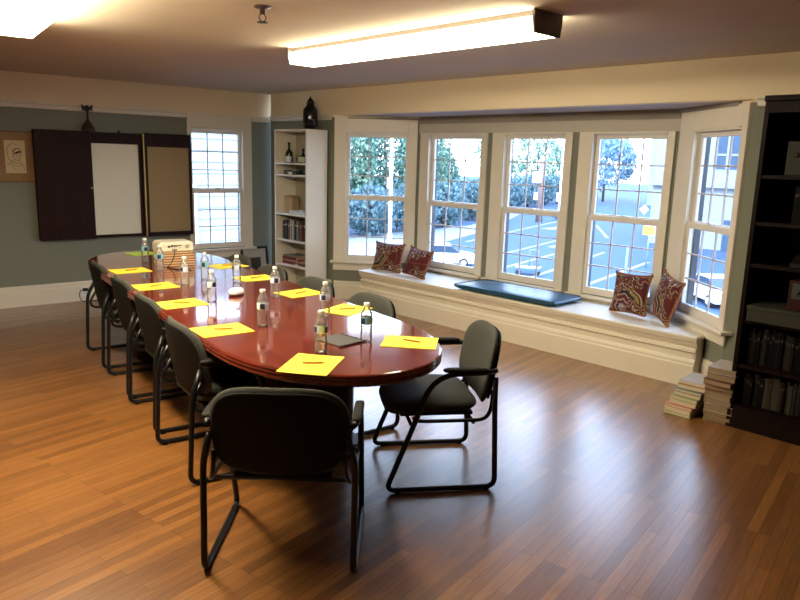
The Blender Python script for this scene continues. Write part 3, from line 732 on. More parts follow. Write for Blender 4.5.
ordn = ['first', 'second', 'third', 'fourth', 'fifth', 'sixth', 'seventh', 'eighth', 'ninth', 'tenth', 'eleventh', 'twelfth', 'thirteenth', 'fourteenth', 'fifteenth', 'sixteenth', 'seventeenth', 'eighteenth', 'nineteenth', 'twentieth', 'twenty-first', 'twenty-second', 'twenty-third', 'twenty-fourth', 'twenty-fifth', 'twenty-sixth', 'twenty-seventh', 'twenty-eighth', 'twenty-ninth', 'thirtieth', 'thirty-first', 'thirty-second', 'thirty-third', 'thirty-fourth']
u = wd - .03 - .055
seq = ['black', 'navy', 'black', 'maroon', 'brown', 'pale', 'maroon', 'pale', 'black', 'black', 'grey', 'navy', 'brown', 'maroon', 'black', 'red']
i = 0
while u > .045 and i < len(seq):
    w = [.036, .030, .034, .022, .026, .020, .026, .030, .036, .030][i % 10]; h = .21 + .035 * rnd.random(); u -= w
    if u < .024: break
    upright(BS(.045 + .02 * rnd.random(), u, SZ[3] + .0005), QB, h, .17, w - .001, bm_[seq[i]], f'{seq[i]} upright book, {ordn[i]} from the left on the white bookcase', 'upright books on the white bookcase'); i += 1
# lying books and magazines on the shelf below
def lying(loc, rot, w, d, h, cm, label, group, name='book', pg=None):
    """a closed book lying flat; its page edges show on three sides, the spine is at -y"""
    b = thing(name, label, 'book', loc, rot, group)
    c = min(.003, h * .18)
    MB().box(-w / 2, w / 2, -d / 2, d / 2, 0, c).box(-w / 2, w / 2, -d / 2, d / 2, h - c, h).box(-w / 2, w / 2, d / 2 - c, d / 2, c, h - c).build('cover', cm, b)
    MB().box(-w / 2 + .003, w / 2 - .003, -d / 2 + .003, d / 2 - c, c, h - c).build('page_block', M[pg or 'page'], b)
    return b
for uu, lst, nm in ((.42, ['red', 'maroon', 'pale', 'red', 'maroon', 'grey'], 'left'), (.14, ['maroon', 'brown', 'pale', 'red'], 'right')):
    z = SZ[4] + .0005
    for k, c in enumerate(lst):
        h = [.016, .022, .012, .018, .020, .014][k]
        lying(BS(.15, uu, z), QB + PI / 2 + rnd.uniform(-.12, .12), .24 if uu > .3 else .19, .20, h, bm_[c], f'{c} book lying in the {nm} pile on the second lowest shelf, {ordn[k]} from the bottom', 'lying books on the white bookcase')
        z += h + .0004
tag(MB().box(-.12, .12, -.21, .21, 0, .004).build('wall_poster', M['tan'], loc=BS(.16, .36, SZ[4] + .262), rot=QB), 'tan sheet of card', 'card') if False else None

# framed picture leaning in the corner
lf = thing('picture_frame', 'dark framed picture leaning against the far wall beside the white bookcase', 'picture', (4.245, YA - .115, .0), Euler((R(-10), 0, 0), 'XYZ'))
MB().box(-.19, .19, 0, .02, 0, .03).box(-.19, .19, 0, .02, .47, .50).box(-.19, -.16, 0, .02, .03, .47).box(.16, .19, 0, .02, .03, .47).build('frame', M['matblack'], lf)
MB().box(-.16, .16, .006, .016, .03, .47).build('mat', mat('grey_mat', (.42, .43, .42), .8), lf)
MB().box(-.08, .08, .004, .006, .12, .36).build('print', M['port'], lf)

# ------------------------------------------------------------------ far wall: whiteboard cabinet, picture, sconce, socket
wc = thing('whiteboard_cabinet', 'dark mahogany wall cabinet with a whiteboard, left door shut, right door open', 'whiteboard', (1.732, YA - .002, .70))
CW, CH, CT = 1.118, 1.150, .05
MB().box(0, CW, -.012, 0, 0, CH).build('back_panel', M['mahogdark'], wc)
MB().box(0, .04, -CT, -.012, 0, CH).box(CW - .04, CW, -CT, -.012, 0, CH).box(.04, CW - .04, -CT, -.012, 0, .03).box(.04, CW - .04, -CT, -.012, CH - .12, CH).build('carcass', M['mahogdark'], wc, bevel=.003)
MB().box(.04, CW - .04, -.03, -.0125, .03, CH - .12).build('whiteboard', M['board_white'], wc)
ld = MB().box(0, .562, -CT - .03, -CT - .001, -.003, CH + .002).build('door', M['mahogdark'], wc, bevel=.004)
MB().lathe([(.004, 0), (.010, .004), (.012, .014), (.006, .02), (0, .021)], seg=12, cap=False).build('knob', M['brass'], ld, loc=(.54, -CT - .03, .55), rot=Euler((PI / 2, 0, 0)))
rd = MB().box(1.132, 1.676, -CT - .03, -CT - .006, -.004, CH + .012).build('door', M['mahogdark'], wc)
m = MB().box(1.132, 1.160, -CT - .042, -CT - .03, 0, CH + .01).box(1.646, 1.676, -CT - .042, -CT - .03, 0, CH + .01).box(1.160, 1.646, -CT - .042, -CT - .03, 0, .042).box(1.160, 1.646, -CT - .042, -CT - .03, CH - .14, CH + .01)
m.build('door_rim', M['mahogdark'], rd)
MB().box(1.160, 1.646, -CT - .034, -CT - .03, .042, CH - .14).build('cork_panel', M['cork'], rd)
MB().box(CW + .001, 1.131, -CT - .036, -CT - .006, 0, CH).build('piano_hinge', M['brass'], wc)
lamp = thing('figurine', 'dark figurine with a domed base and forked top on the whiteboard cabinet', 'figurine', (2.278, YA - .06, .70 + CH + .003))
MB().lathe([(0, 0), (.065, 0), (.070, .012), (.062, .04), (.045, .07), (.030, .095), (.018, .11), (.012, .12), (.010, .22), (0, .222)], seg=20, cap=False).build('domed_base', M['brown'], lamp)
m = MB().lathe([(.006, .20), (.022, .215), (.026, .235), (.02, .262), (.008, .272), (0, .274)], seg=12, cap=False)
m.tube([(-.055, 0, .275), (-.04, 0, .245), (0, 0, .232), (.04, 0, .245), (.055, .0, .272)], .014, 8, taper=[.006, .016, .02, .018, .008])
m.tube([(-.03, 0, .24), (-.045, -.01, .215)], .01, 8).tube([(.03, 0, .24), (.05, -.01, .222)], .009, 8)
m.build('forked_top', M['matblack'], lamp)
tag(MB().lathe([(0, 0), (.02, 0), (.022, .008), (.010, .014), (.008, .03), (0, .034)], seg=12, cap=False).build('knob_ornament', M['matblack'], loc=(2.60, YA - .05, .70 + CH + .0005)), 'tiny dark knob-shaped ornament on top of the whiteboard cabinet', 'ornament')

pic = thing('framed_picture', 'ink portrait print in a wide tan mat, left of the whiteboard cabinet', 'picture', (1.565, YA - .001, 1.565))
MB().box(-.20, .20, -.012, 0, -.248, .248).build('mat', M['matboard'], pic)
MB().box(-.212, .212, -.02, 0, .248, .26).box(-.212, .212, -.02, 0, -.26, -.248).box(-.212, -.20, -.02, 0, -.248, .248).box(.20, .212, -.02, 0, -.248, .248).build('frame', M['framewood'], pic)
MB().box(-.098, .092, -.0145, -.012, -.165, .165).build('print', M['paper'], pic)
def ink(pts, r): return [(x, -.016, z) for x, z in pts], r
m = MB()
strokes = [([(-.075 + .0, .02), (-.08, .06), (-.06, .11), (-.02, .135), (.02, .12)], .002), ([(-.075, .02), (-.06, -.03), (-.03, -.05)], .002), ([(-.02, .06), (.01, .085), (.045, .08), (.06, .06), (.03, .055), (0, .04), (-.02, .03), (-.02, .06)], .004),
           ([(0, .03), (.02, .045), (.05, .05)], .007), ([(-.015, .03), (-.02, 0), (-.005, -.03), (.02, -.035), (.04, -.015), (.045, .02), (.055, .045)], .0025), ([(.01, .01), (.02, .0), (.015, -.01)], .0015), ([(.005, .018), (.018, .02)], .002), ([(.03, .02), (.042, .022)], .002),
           ([(-.01, -.03), (-.05, -.065), (-.085, -.08)], .002), ([(.025, -.035), (.05, -.06), (.07, -.10), (.075, -.14)], .002), ([(-.03, -.06), (-.01, -.09), (.02, -.10), (.05, -.07)], .0018), ([(-.05, -.07), (-.03, -.11), (.0, -.13)], .0015), ([(-.01, -.05), (.01, -.075), (.035, -.05)], .0015)]
for pts, r in strokes: m.tube([(x, -.0155, z) for x, z in pts], r, 6)
m.build('ink_drawing', M['ink'], pic)

so = thing('wall_socket', 'wall socket in the far baseboard behind the farthest left chair', 'socket', (2.15, YA - .0225, .105))
MB().box(-.036, .036, -.006, 0, -.05, .055).build('plate', M['cap'], so, bevel=.002)
m = MB()
for z in (-.022, .022): m.box(-.012, -.006, -.0066, -.006, z - .007, z + .007).box(.006, .012, -.0066, -.006, z - .007, z + .007)
m.build('slots', M['port'], so)
pl = thing('power_plug', 'black plug and cord in the wall socket of the far baseboard', 'plug', (2.15, YA - .0294, .127))
MB().box(-.022, .03, -.034, 0, -.016, .018).build('plug_body', M['matblack'], pl, bevel=.006)
MB().tube([(-.022, -.018, 0), (-.045, -.02, -.004), (-.062, -.02, -.03), (-.062, -.02, -.07), (-.05, -.03, -.115), (-.03, -.06, -.122), (.08, -.08, -.122), (.25, -.06, -.122)], .0045, 6).build('cord', M['matblack'], pl)

# ------------------------------------------------------------------ dark bookcase at the right
DD, DU1, DU0 = 4.585, 1.60, .30
db = thing('bookcase', 'tall dark mahogany bookcase at the right edge, filled with dim books', 'bookcase', B(DD, DU0, 0), QB)
W_, Dp = DU1 - DU0, .46
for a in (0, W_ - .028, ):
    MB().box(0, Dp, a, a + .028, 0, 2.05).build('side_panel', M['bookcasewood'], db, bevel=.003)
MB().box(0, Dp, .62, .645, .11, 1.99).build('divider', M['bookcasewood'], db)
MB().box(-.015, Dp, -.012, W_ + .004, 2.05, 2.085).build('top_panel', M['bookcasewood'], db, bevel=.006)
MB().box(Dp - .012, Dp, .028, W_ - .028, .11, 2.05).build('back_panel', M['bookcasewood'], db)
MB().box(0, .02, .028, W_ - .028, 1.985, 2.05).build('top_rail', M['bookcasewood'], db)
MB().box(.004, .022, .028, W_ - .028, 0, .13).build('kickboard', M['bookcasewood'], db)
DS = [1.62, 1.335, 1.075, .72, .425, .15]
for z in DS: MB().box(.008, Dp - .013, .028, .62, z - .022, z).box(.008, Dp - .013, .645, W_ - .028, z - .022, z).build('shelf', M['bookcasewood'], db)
DB = lambda d, uu, z: B(DD + d, DU0 + uu, z)
M['boxgrey0'] = mat('spine_band_dim', (.045, .04, .03), .6, spec=.2)  # spine band colour darkened, bookcase shade included
dm_ = {k: mat('dim_cover_' + k, tuple(.10 * c for c in v), .6, spec=.1) for k, v in cols.items()}  # cover colours cut down so the bookcase's shade sits in them
M['dimpage'] = mat('yellowed_page_block', (.05, .038, .022), .8)  # page colour darkened to stand for shade inside the bookcase
dimcols = ['black', 'brown', 'maroon', 'navy', 'black', 'grey', 'brown', 'black', 'green', 'tan']
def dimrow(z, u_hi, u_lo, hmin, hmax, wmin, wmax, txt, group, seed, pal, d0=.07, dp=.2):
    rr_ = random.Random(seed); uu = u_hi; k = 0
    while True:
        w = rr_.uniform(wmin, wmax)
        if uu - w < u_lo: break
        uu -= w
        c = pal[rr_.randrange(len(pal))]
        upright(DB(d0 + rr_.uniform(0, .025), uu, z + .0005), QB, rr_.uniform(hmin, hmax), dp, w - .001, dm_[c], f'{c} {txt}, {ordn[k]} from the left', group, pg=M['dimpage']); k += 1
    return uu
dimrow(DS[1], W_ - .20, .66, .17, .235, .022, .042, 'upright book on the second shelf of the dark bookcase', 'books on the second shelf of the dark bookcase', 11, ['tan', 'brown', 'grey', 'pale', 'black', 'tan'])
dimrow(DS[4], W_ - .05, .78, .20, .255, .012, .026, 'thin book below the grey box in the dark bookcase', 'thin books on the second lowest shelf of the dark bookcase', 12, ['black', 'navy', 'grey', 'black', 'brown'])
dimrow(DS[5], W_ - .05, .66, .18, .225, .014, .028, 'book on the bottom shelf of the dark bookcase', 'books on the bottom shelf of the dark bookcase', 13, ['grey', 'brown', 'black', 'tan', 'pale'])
# picked-out things on its shelves
M['boxgrey'] = mat('box_grey', (.034, .034, .028), .6, spec=.2)  # shade painted in: pale boxes given a dark colour
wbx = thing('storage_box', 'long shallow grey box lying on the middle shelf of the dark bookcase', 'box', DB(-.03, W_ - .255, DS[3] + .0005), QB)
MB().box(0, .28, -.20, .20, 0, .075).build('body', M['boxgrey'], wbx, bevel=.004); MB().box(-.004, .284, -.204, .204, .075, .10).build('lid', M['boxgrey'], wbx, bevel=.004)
rb = thing('game_box', 'dark red box with a pale scrawled front, standing on the grey box', 'box', DB(.02, W_ - .43, DS[3] + .1012), QB)
MB().box(0, .16, -.17, .17, 0, .18).build('body', mat('deep_red', (.03, .004, .005), .5, spec=.2), rb, bevel=.003)  # red and label colours darkened to stand for shelf shade
MB().box(-.003, -.0005, -.15, .15, .07, .165).build('front_label', mat('dull_label', (.03, .04, .036), .6), rb)
m = MB()
m.tube([(-.006, .12, .10), (-.006, .09, .135), (-.006, .07, .10), (-.006, .04, .125), (-.006, .02, .10), (-.006, -.02, .125), (-.006, -.05, .105), (-.006, -.09, .13), (-.006, -.12, .11)], .005, 6)
m.tube([(-.006, .13, .088), (-.006, .0, .084), (-.006, -.13, .09)], .003, 6)
m.build('scrawl', M['matblack'], rb)
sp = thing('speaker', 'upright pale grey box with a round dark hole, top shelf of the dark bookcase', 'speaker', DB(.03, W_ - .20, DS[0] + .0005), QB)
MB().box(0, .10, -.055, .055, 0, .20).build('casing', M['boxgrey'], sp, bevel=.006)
MB().lathe([(.016, 0), (.016, .004), (0, .004)], seg=16, cap=False).build('round_hole', M['matblack'], sp, loc=(0, 0, .12), rot=Euler((0, -PI / 2, 0)))
fz = thing('book', 'pale book leaning aslant on the top shelf, right of the grey box', 'book', DB(.04, W_ - .40, DS[0] + .0005), Euler((R(20), 0, QB), 'XYZ'))
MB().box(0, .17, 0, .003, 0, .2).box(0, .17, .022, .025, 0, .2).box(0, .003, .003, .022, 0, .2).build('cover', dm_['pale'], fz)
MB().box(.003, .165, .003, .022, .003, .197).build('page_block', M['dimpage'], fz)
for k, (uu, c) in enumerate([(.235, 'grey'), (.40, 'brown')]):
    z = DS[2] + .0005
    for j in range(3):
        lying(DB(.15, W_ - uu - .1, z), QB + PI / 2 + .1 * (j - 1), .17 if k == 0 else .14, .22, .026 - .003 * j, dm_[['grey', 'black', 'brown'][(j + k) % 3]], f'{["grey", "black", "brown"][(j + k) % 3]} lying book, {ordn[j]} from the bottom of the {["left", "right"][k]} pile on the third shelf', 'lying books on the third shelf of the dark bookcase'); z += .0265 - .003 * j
    if k == 0: pass
wp = thing('board', 'narrow brown board standing at the right of the thin books', 'board', DB(.01, .73, DS[4] + .0005), QB)
MB().box(0, .02, -.03, .03, 0, .27).build('plank', M['framewood'], wp, bevel=.002)
MB().box(-.004, 0, -.022, .022, .02, .25).build('panel', bm_['brown'], wp)
# flat things on the second shelf's top: a couple of lying magazines under the second shelf's ceiling
# ------------------------------------------------------------------ piles of books on the floor
lc = ['green', 'cream', 'red', 'cream', 'green', 'tan', 'navy', 'tan', 'pale']
z = .0005
for k, c in enumerate(lc):
    h = [.020, .026, .022, .030, .026, .028, .022, .030, .022][k]
    off = [(-.03, .035), (-.025, .03), (-.02, .03), (.005, .012), (.0, .005), (.02, .0), (.015, -.005), (.035, -.01), (.05, -.015)][k]
    cm = {'green': mat('cover_lightgreen', (.22, .36, .16), .5), 'red': mat('cover_pink', (.5, .17, .13), .5), 'navy': mat('cover_steel', (.10, .18, .26), .5)}.get(c, bm_[c])
    nm = {'green': 'light green', 'red': 'pink', 'navy': 'steel blue', 'pale': 'pale grey'}.get(c, c)
    lying(B(4.665 + off[0], 1.862 + off[1], z), QB + PI / 2 + rnd.uniform(-.10, .10) + PI, .185, .25, h, cm, f'{nm} book in the lower left pile on the floor, {ordn[k]} from the bottom', 'left pile of books on the floor', pg='page'); z += h + .0005
z = .0005
rc = ['brown', 'tan', 'brown', 'cream', 'grey', 'tan', 'tan', 'brown', 'maroon', 'brown', 'brown']
for k, c in enumerate(rc):
    h = [.024, .020, .026, .052, .030, .042, .022, .034, .036, .042, .038][k]
    lying(B(4.70 + rnd.uniform(-.012, .012) - (.01 if k > 7 else 0), 1.665 + rnd.uniform(-.006, .006), z), QB + PI / 2 + rnd.uniform(-.05, .05) + PI, .17 if k < 3 else .18, .25, h, bm_[c] if k != 10 else bm_['pale'], f'{c if k != 10 else "pale"} book in the taller right pile on the floor, {ordn[k]} from the bottom', 'right pile of books on the floor', pg='pagebrown'); z += h + .0005

# ------------------------------------------------------------------ ceiling lights and sprinkler
def ceiling_light(label, c, rot, ln, w, z0=2.300, dm='diffuser'):
    t = thing('ceiling_light', label, 'ceiling light', (c[0], c[1], CEIL - .001), rot, 'fluorescent ceiling lights')
    h = CEIL - .001 - z0
    MB().box(-w / 2 + .03, w / 2 - .03, -ln / 2, ln / 2, -.03, 0).build('housing', M['capmetal'], t)
    pr = [(-w / 2 + .02, -.0302), (-w / 2, -.05), (-w / 2 + .015, -h), (w / 2 - .015, -h), (w / 2, -.05), (w / 2 - .02, -.0302)]
    MB().extr(pr, -ln / 2 + .012, ln / 2 - .012).build('diffuser', M[dm], t)
    for s in (-1, 1):
        y = s * (ln / 2 - .006); MB().extr([(-w / 2 - .004, 0), (-w / 2 - .004, -.05), (-w / 2 + .01, -h - .004), (w / 2 - .01, -h - .004), (w / 2 + .004, -.05), (w / 2 + .004, 0)], y - .006, y + .006).build('end_cap', M['capmetal'], t)
    return t
ceiling_light('long lit fluorescent ceiling light before the window wall, with a dark end cap', (2.88, 3.54), R(4.6), 2.14, .24)
ceiling_light('lit fluorescent ceiling light cut off at the top left corner', (.85, 3.70), R(-4), 2.30, .30, dm='diffuser_bright')
sk = thing('sprinkler', 'small dark ceiling sprinkler head near the top edge', 'sprinkler', (1.865, 3.46, CEIL - .001)); sk.scale = (1.25, 1.25, 1.35)
MB().lathe([(0, 0), (.035, 0), (.035, -.006), (.012, -.01), (.010, -.03), (0, -.03)], seg=18, cap=False).build('escutcheon', M['brown'], sk)
m = MB()
for s in (-1, 1): m.tube([(s * .009, 0, -.028), (s * .017, 0, -.042), (s * .006, 0, -.058)], .003, 6)
m.build('frame_arms', M['brown'], sk)
MB().lathe([(0, -.057), (.022, -.057), (.024, -.060), (0, -.061)], seg=18, cap=False).build('deflector', M['matblack'], sk)
# ------------------------------------------------------------------ outside
G = -5.2; K = 2.11      # the room is one storey up; the ground lies 5.2 m below its floor
def seg(m, a, b, w, z, mi):
    a, b = Vector((*a, 0)), Vector((*b, 0)); t = (b - a).normalized(); n = Vector((-t.y, t.x, 0)) * w / 2
    m.prism([tuple((p)[:2]) for p in (a - n, b - n, b + n, a + n)], z, z + .012, mi)
m = MB().prism([(6.3, -60), (260, -60), (260, 220), (6.3, 220)], G - .3, G, 0)
m.prism([(-30, 8.9), (6.3, 8.9), (6.3, 120), (-30, 120)], G - .3, G, 2)
for a, b in [((22, 18.65), (40, 24.3)), ((16, 14.25), (30, 17.95)), ((13.5, 12.35), (27, 15.5)), ((13, 10.7), (24, 13.5)), ((12, 9.0), (23, 11.2)), ((12, 7.4), (22, 9.0)), ((29, 16.2), (34.5, 20.0))]:
    seg(m, (a[0] * K, a[1] * K), (b[0] * K, b[1] * K), .30, G, 1)
for a, b in [((23.6, 15.4), (25.4, 15.7)), ((16.6, 13.6), (17.6, 13.9)), ((30, 20.2), (31.5, 20.2))]: seg(m, (a[0] * K, a[1] * K), (b[0] * K, b[1] * K), 1.5, G, 1)
m.prism([(a * K, b * K) for a, b in [(9, 14.2), (20.5, 18.8), (24.7, 23.0), (18.7, 22.6), (9, 22.0)]], G, G + .03, 2)
m.prism([(a * K, b * K) for a, b in [(20.5, 18.8), (27, 21.4), (27.9, 23.4), (24.7, 23.0)]], G, G + .03, 2); m.prism([(a * K, b * K) for a, b in [(27, 21.4), (37, 27), (37, 28.4), (27.9, 23.4)]], G, G + .03, 2)
struct(m.build('ground', [M['asphalt'], M['line'], M['concrete']], rot=QB))

def crown(c, rx, rz, n, leaf, mm, parent=None, seed=1, name='foliage', hole=0.):
    r = random.Random(seed); vs = []; fs = []
    clumps = [(r.gauss(0, .55) * rx, r.gauss(0, .55) * rx, r.uniform(-1, 1) * rz * .85) for _ in range(26)]
    for i in range(n):
        k = clumps[r.randrange(len(clumps))]; s = .36
        p = Vector((k[0] + r.gauss(0, s) * rx, k[1] + r.gauss(0, s) * rx, k[2] + r.gauss(0, s) * rz * .7))
        q = math.sqrt((p.x / rx) ** 2 + (p.y / rx) ** 2 + (p.z / rz) ** 2)
        if q > 1: p *= r.uniform(.75, 1.) / q
        e = Euler((r.uniform(0, 6.3), r.uniform(0, 6.3), r.uniform(0, 6.3))).to_matrix(); l = leaf * r.uniform(.6, 1.3)
        o = len(vs)
        for a, b, h in ((-.5, 0, 0), (0, -.3, .08), (.5, 0, 0), (0, .3, .08)): vs.append(Vector(c) + p + e @ Vector((a * l, b * l, h * l)))
        fs.append((o, o + 1, o + 2, o + 3))
    return MB().add(vs, fs).build(name, mm, parent, fix=False)
def tree(label, d, u, h, rx, n, leaf, mm, seed, group, name='tree', base=.18):
    h *= 1.6 if name == 'tree' else 1.75; rx *= 1.9; leaf *= 1.9
    t = thing(name, label, 'tree' if name == 'tree' else 'shrub', B(d * K, u * K, G), QB + seed, group)
    rz = h * (1 - base) / 2
    crown((0, 0, h * base + rz), rx, rz, n, leaf, mm, t, seed)
    MB().tube([(0, 0, -.02), (.05, .03, h * .3), (-.03, .05, h * .6), (.02, 0, h * .8)], .12, 8, taper=[.26, .2, .14, .06]).build('trunk', M['bark'], t)
    return t
GT = 'tall trees across the road'
for k, (d, u, l) in enumerate([(18.2, 25.4, 'bushy green tree seen through the left edge of the leftmost bay window'), (21.0, 25.2, 'bushy green tree filling the middle of the leftmost bay window'),
                               (23.8, 25.6, 'bushy green tree behind the pale lamp post in the leftmost bay window'), (26.9, 25.9, 'bushy green tree at the left of the second bay window'), (31.4, 29.2, 'bushy green tree near the middle of the second bay window')]):
    tree(l, d, u, [9, 8.5, 9, 8.5, 5.6][k], 1.58, 3800, .25, M['leaf_dark' if k % 2 == 0 else 'leaf_mid'], 11 + k, GT, base=.06)
for k, (d, u, h, l) in enumerate([(47, 36.4, 8.6, 'loose leafy tree at the left of the middle bay window'), (53, 37.0, 8.0, 'loose leafy tree at the right of the middle bay window'), (60, 38.5, 6.6, 'loose pale tree far off at the right edge of the middle bay window')]):
    tree(l, d, u, h, 2.7, 1700, .30, M['leaf_mid'], 31 + k, 'loose trees beyond the parking lot', base=.25)
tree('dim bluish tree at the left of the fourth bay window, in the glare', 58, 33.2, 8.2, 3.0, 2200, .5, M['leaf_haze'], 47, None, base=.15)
for k, (d, u, l) in enumerate([(17.6, 29.2, 'far left'), (21.0, 29.0, 'left of the middle'), (24.3, 29.3, 'right of the middle')]):
    tree('tree of the back row, ' + l + ', in the leftmost bay window', d, u, 9.2, 1.6, 3000, .28, M['leaf_mid'], 21 + k, 'back row of tall trees', base=.06)
GH = 'low hedge shrubs along the parking lot'
hp = [(30.5, 25.6, 'second bay window, left'), (33.0, 27.0, 'second bay window, middle'), (35.6, 28.4, 'second bay window, right'), (38.4, 29.6, 'middle bay window, leftmost'), (41.2, 30.8, 'middle bay window, second from the left'), (44.2, 31.6, 'middle bay window, right of the middle'), (47.2, 32.4, 'middle bay window, rightmost'), (50.4, 33.0, 'fourth bay window, leftmost'), (53.4, 32.8, 'fourth bay window, second from the left')]
for k, (d, u, l) in enumerate(hp):
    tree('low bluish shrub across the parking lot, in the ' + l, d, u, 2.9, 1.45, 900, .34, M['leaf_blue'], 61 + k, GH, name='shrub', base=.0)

for k, (d, u, l) in enumerate([(17.2, 22.3, 'leftmost bay window, left'), (20.0, 22.3, 'leftmost bay window, middle'), (22.9, 22.7, 'leftmost bay window, right'), (26.0, 23.6, 'second bay window, far left')]):
    tree('low dense shrub under the tall trees, seen in the ' + l, d, u, 2.7, 1.3, 1300, .28, M['leaf_blue'], 81 + k, 'low shrubs under the tall trees', name='shrub', base=.0)
lp = thing('lamp_post', 'pale slender lamp post standing before the trees in the leftmost bay window', 'lamp post', B(19.7 * K, 20.8 * K, G + .03), QB)
MB().lathe([(.24, 0), (.24, .4), (.16, .5), (.14, 8), (.12, 11)], seg=12).build('pole', M['pole'], lp)
MB().box(-.28, -.12, -.3, .3, 4.4, 5.3).build('notice', M['cap'], lp)
MB().tube([(0, 0, 10.9), (-.6, 0, 11.25), (-1.3, 0, 11.3)], .06, 8).box(-1.9, -1.2, -.16, .16, 11.2, 11.38).build('lamp_arm', M['pole'], lp)
up_ = thing('utility_pole', 'dark wooden utility pole with a white box in the middle bay window', 'pole', B(33.3 * K, 22.96 * K, G), QB)
MB().lathe([(.40, 0), (.36, 5), (.32, 7.4)], seg=12).build('pole', M['utility'], up_)
MB().box(-.75, -.34, -.3, .75, 4.6, 5.9).build('white_box', M['cap'], up_, bevel=.03)
MB().box(-.46, -.38, .1, .6, 2.6, 3.5).build('notice', M['cap'], up_)
wp_ = thing('sign_post', 'thin white post at the right of the middle bay window', 'post', B(30.1 * K, 19.6 * K, G), QB)
MB().lathe([(.12, 0), (.10, 9.2)], seg=10).build('pole', M['pole'], wp_)
MB().box(-.14, -.11, -.3, .3, 3.0, 3.9).build('plate', M['cap'], wp_)
ys = thing('street_sign', 'small orange-yellow sign on a thin grey post in the fourth bay window', 'sign', B(21.6 * K, 10.6 * K, G), QB)
MB().tube([(0, 0, 0), (0, 0, 3.0)], .05, 8).build('post', M['siggrey'], ys)
sg = MB().box(-.08, -.056, -.44, .44, 2.25, 2.88).build('sign_board', M['signyellow'], ys, bevel=.01)
MB().box(-.085, -.0803, -.30, .30, 2.62, 2.68).box(-.085, -.0803, -.26, .24, 2.44, 2.50).build('sign_lines', M['framewood'], sg)
y2 = thing('street_sign', 'pale yellow diamond sign above the orange one in the fourth bay window', 'sign', B(32.5 * K, 16.3 * K, G), QB)
MB().tube([(0, 0, 0), (0, 0, 3.0)], .06, 8).build('post', M['siggrey'], y2)
MB().prism([(-.5, 0), (0, -.5), (.5, 0), (0, .5)], -.015, .015).build('sign_board', mat('pale_sign', (.85, .75, .42), .6), y2, loc=(-.09, 0, 2.5), rot=Euler((PI / 2, 0, PI / 2)))
MB_ = thing('bollard', 'slim blue-grey bollard on the parking lot, low in the fourth bay window', 'bollard', B(19.6 * K, 10.25 * K, G), QB)
MB().lathe([(.09, 0), (.09, 1.75), (.07, 1.85), (0, 1.88)], seg=12, cap=False).build('post', M['siggrey'], MB_)
MB().lathe([(.2, 0), (.2, .04), (.09, .07)], seg=12).build('foot_plate', M['siggrey'], MB_)
st_ = thing('cart', 'low dark flat trolley with a handle standing on the parking lot', 'trolley', B(17.1 * K, 12.05 * K, G), QB + .5); st_.scale = (1.9, 1.9, 1.9)
MB().box(-.25, .25, -.42, .42, .14, .26).build('platform', M['carblue'], st_, bevel=.02)
MB().tube(fillet([(.2, -.3, .26), (.2, -.3, .8), (.2, .0, .8), (.2, .0, .26)], .06), .02, 8).build('push_handle', M['siggrey'], st_)
for a in (-.17, .17):
    for b in (-.32, .32): MB().lathe([(.0, -.03), (.07, -.03), (.07, .03), (0, .03)], seg=14, cap=False).build('wheel', M['tyre'], st_, loc=(a, b, .07), rot=Euler((PI / 2, 0, PI / 2)))

def car(label, d, u, rot, body):
    c = thing('car', label, 'car', B(d * K, u * K, G), rot, None)
    prof = [(-2.1, .28), (-2.15, .55), (-2.05, .80), (-1.2, .92), (1.55, .95), (2.05, .86), (2.12, .5), (2.05, .28)]
    MB().extr(prof, -.84, .84, 'x').build('body', body, c, bevel=.06)
    cb = [(-1.15, .91), (-.45, 1.40), (.85, 1.42), (1.6, .93)]
    MB().extr(cb, -.72, .72, 'x').build('windows', M['carglass'], c, bevel=.04)
    MB().extr([(-.5, 1.385), (-.42, 1.44), (.82, 1.455), (.92, 1.40)], -.70, .70, 'x').build('roof', body, c, bevel=.02)
    for s in (-1, 1):
        for y in (-1.32, 1.30):
            w = MB().lathe([(0, -.1), (.27, -.1), (.31, -.07), (.31, .07), (.27, .1), (0, .1)], seg=20, cap=False).build('wheel', M['tyre'], c, loc=(s * .78, y, .31), rot=Euler((0, PI / 2, 0)))
            MB().lathe([(0, -.11), (.18, -.108), (.18, .108), (0, .11)], seg=14, cap=False).build('hubcap', M['pole'], w)
    for s in (-1, 1): MB().box(s * .58 - .17, s * .58 + .17, -2.16, -2.08, .60, .74).build('headlamp', M['cap'], c, bevel=.02)
    return c
car('white parked car, low in the second bay window above the bench pillows', 16.3, 14.75, QB + .8, M['carwhite'])
car('dark blue parked car far off in the right edge of the middle bay window', 36.0, 22.6, QB + 1.0, M['carblue'])
car('white parked car low in the rightmost bay window', 17.4, 6.75, QB + 2.4, M['carwhite'])

bd = thing('building', 'pale building with tall arched windows in the rightmost bay window', 'building', B(61, 17, G), QB)
MB().box(0, 14, -32, 13, 0, 21).build('wall', M['stucco'], bd)
MB().box(-.5, .1, -32, 13.2, 5.2, 5.8).build('ledge', M['concrete'], bd, bevel=.05)
MB().box(-.8, 14.4, -32.4, 13.4, 20.8, 21.8).build('cornice', M['concrete'], bd)
def arch(y, z0, w, h):
    pts = [(y - w / 2, z0), (y + w / 2, z0)] + [(y + w / 2 * math.cos(t), z0 + h + w / 2 * math.sin(t)) for t in [i * PI / 8 for i in range(9)]]
    f_ = MB().extr([(a, b) for a, b in pts], -.05, -.005, 'x').build('window', M['bwin'], bd)
    MB().box(-.12, -.05, y - .09, y + .09, z0, z0 + h + w / 2).box(-.12, -.05, y - w / 2, y + w / 2, z0 + h * .5, z0 + h * .5 + .16).build('glazing_bar', M['stucco'], f_)
for k in range(9): arch(10.6 - 3.9 * k, 6.8, 2.2, 2.2)
for k in range(9): arch(10.6 - 3.9 * k, 12.6, 2.0, 2.2)
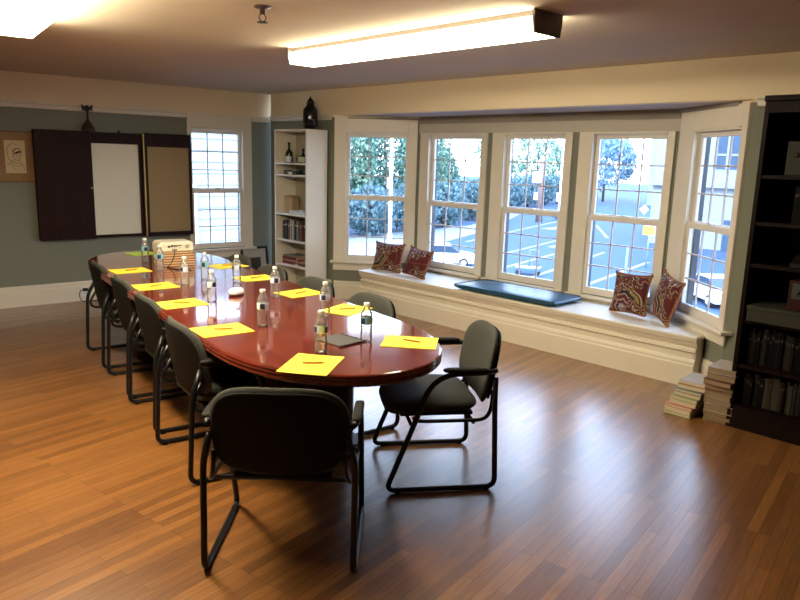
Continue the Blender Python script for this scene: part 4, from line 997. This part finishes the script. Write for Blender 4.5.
MB().box(-.08, -.005, 5.2, 6.4, 0, 2.6).build('door', M['bwin'], bd)
b2 = thing('building', 'pale flat roofed building far off in the glare of the fourth bay window', 'building', B(120, 54, G), QB)
MB().box(0, 16, -16, 6, 0, 14).build('wall', M['stucco'], b2); MB().box(-.3, 16.3, -16.3, 6.3, 14, 14.6).build('roof', M['concrete'], b2)
for k in range(4):
    for z in (1.2, 4.8): MB().box(-.08, -.005, -14.5 + 5.2 * k, -12 + 5.2 * k, z * 1.7, z * 1.7 + 3).build('window', M['bwin'], b2)
b3 = thing('building', 'white clapboard house close outside the far window', 'building', (4.6, 13.0, G), R(6))
m = MB().box(-7, 2.7, 0, 6, 0, 7.8)
for k in range(34): m.add([(-7, -.03, .1 + k * .22), (2.7, -.03, .1 + k * .22), (2.7, -.004, .1 + k * .22 + .215), (-7, -.004, .1 + k * .22 + .215), (-7, -.003, .1 + k * .22), (2.7, -.003, .1 + k * .22)], [(0, 1, 2, 3), (0, 4, 5, 1)])
m.build('clapboard_wall', mat('white_clapboard', (.25, .275, .29), .8), b3)
MB().prism([(-7.3, -.4), (3.0, -.4), (3.0, 6.3), (-7.3, 6.3)], 7.8, 7.95).build('roof', M['siggrey'], b3)
w3 = MB().box(-.1, .9, -.06, -.031, 5.2, 6.2).build('window', mat('pale_window', (.05, .13, .15), .3), b3)
MB().box(-.17, -.1, -.08, -.031, 5.15, 6.25).box(.9, .97, -.08, -.031, 5.15, 6.25).box(-.17, .97, -.08, -.031, 6.2, 6.28).box(-.17, .97, -.08, -.031, 5.12, 5.2).build('window_frame', M['cap'], w3)

# ------------------------------------------------------------------ light
sun = bpy.data.lights.new('sun', 'SUN'); sun.energy = 3.5; sun.angle = R(1.5); sun.color = (1., .95, .86)
so_ = bpy.data.objects.new('sun', sun); COL.objects.link(so_)
dv = (nB * .72 + uB * .38 + Vector((0, 0, -.58))).normalized()
so_.rotation_euler = dv.to_track_quat('-Z', 'Y').to_euler(); so_.location = (-8, -6, 12)
w = bpy.data.worlds.new('sky'); S.world = w; w.use_nodes = True
nt = w.node_tree; bg = nt.nodes['Background']
tc = nt.nodes.new('ShaderNodeTexCoord'); sp_ = nt.nodes.new('ShaderNodeSeparateXYZ'); rp = nt.nodes.new('ShaderNodeValToRGB')
nt.links.new(tc.outputs['Generated'], sp_.inputs[0]); nt.links.new(sp_.outputs['Z'], rp.inputs[0])
rp.color_ramp.elements[0].position = 0; rp.color_ramp.elements[0].color = (.80, .90, 1, 1)
rp.color_ramp.elements[1].position = .6; rp.color_ramp.elements[1].color = (.42, .62, 1, 1)
nt.links.new(rp.outputs[0], bg.inputs[0]); bg.inputs[1].default_value = 5.2

S.view_settings.view_transform = 'Standard'; S.view_settings.look = 'None'; S.view_settings.gamma = 1.; S.view_settings.use_curve_mapping = False
S.view_settings.exposure = .92
S.cycles.use_denoising = True
S.cycles.max_bounces = 10; S.cycles.diffuse_bounces = 5; S.cycles.transparent_max_bounces = 24
S.cycles.sample_clamp_indirect = 6.; S.cycles.caustics_reflective = False; S.cycles.caustics_refractive = False
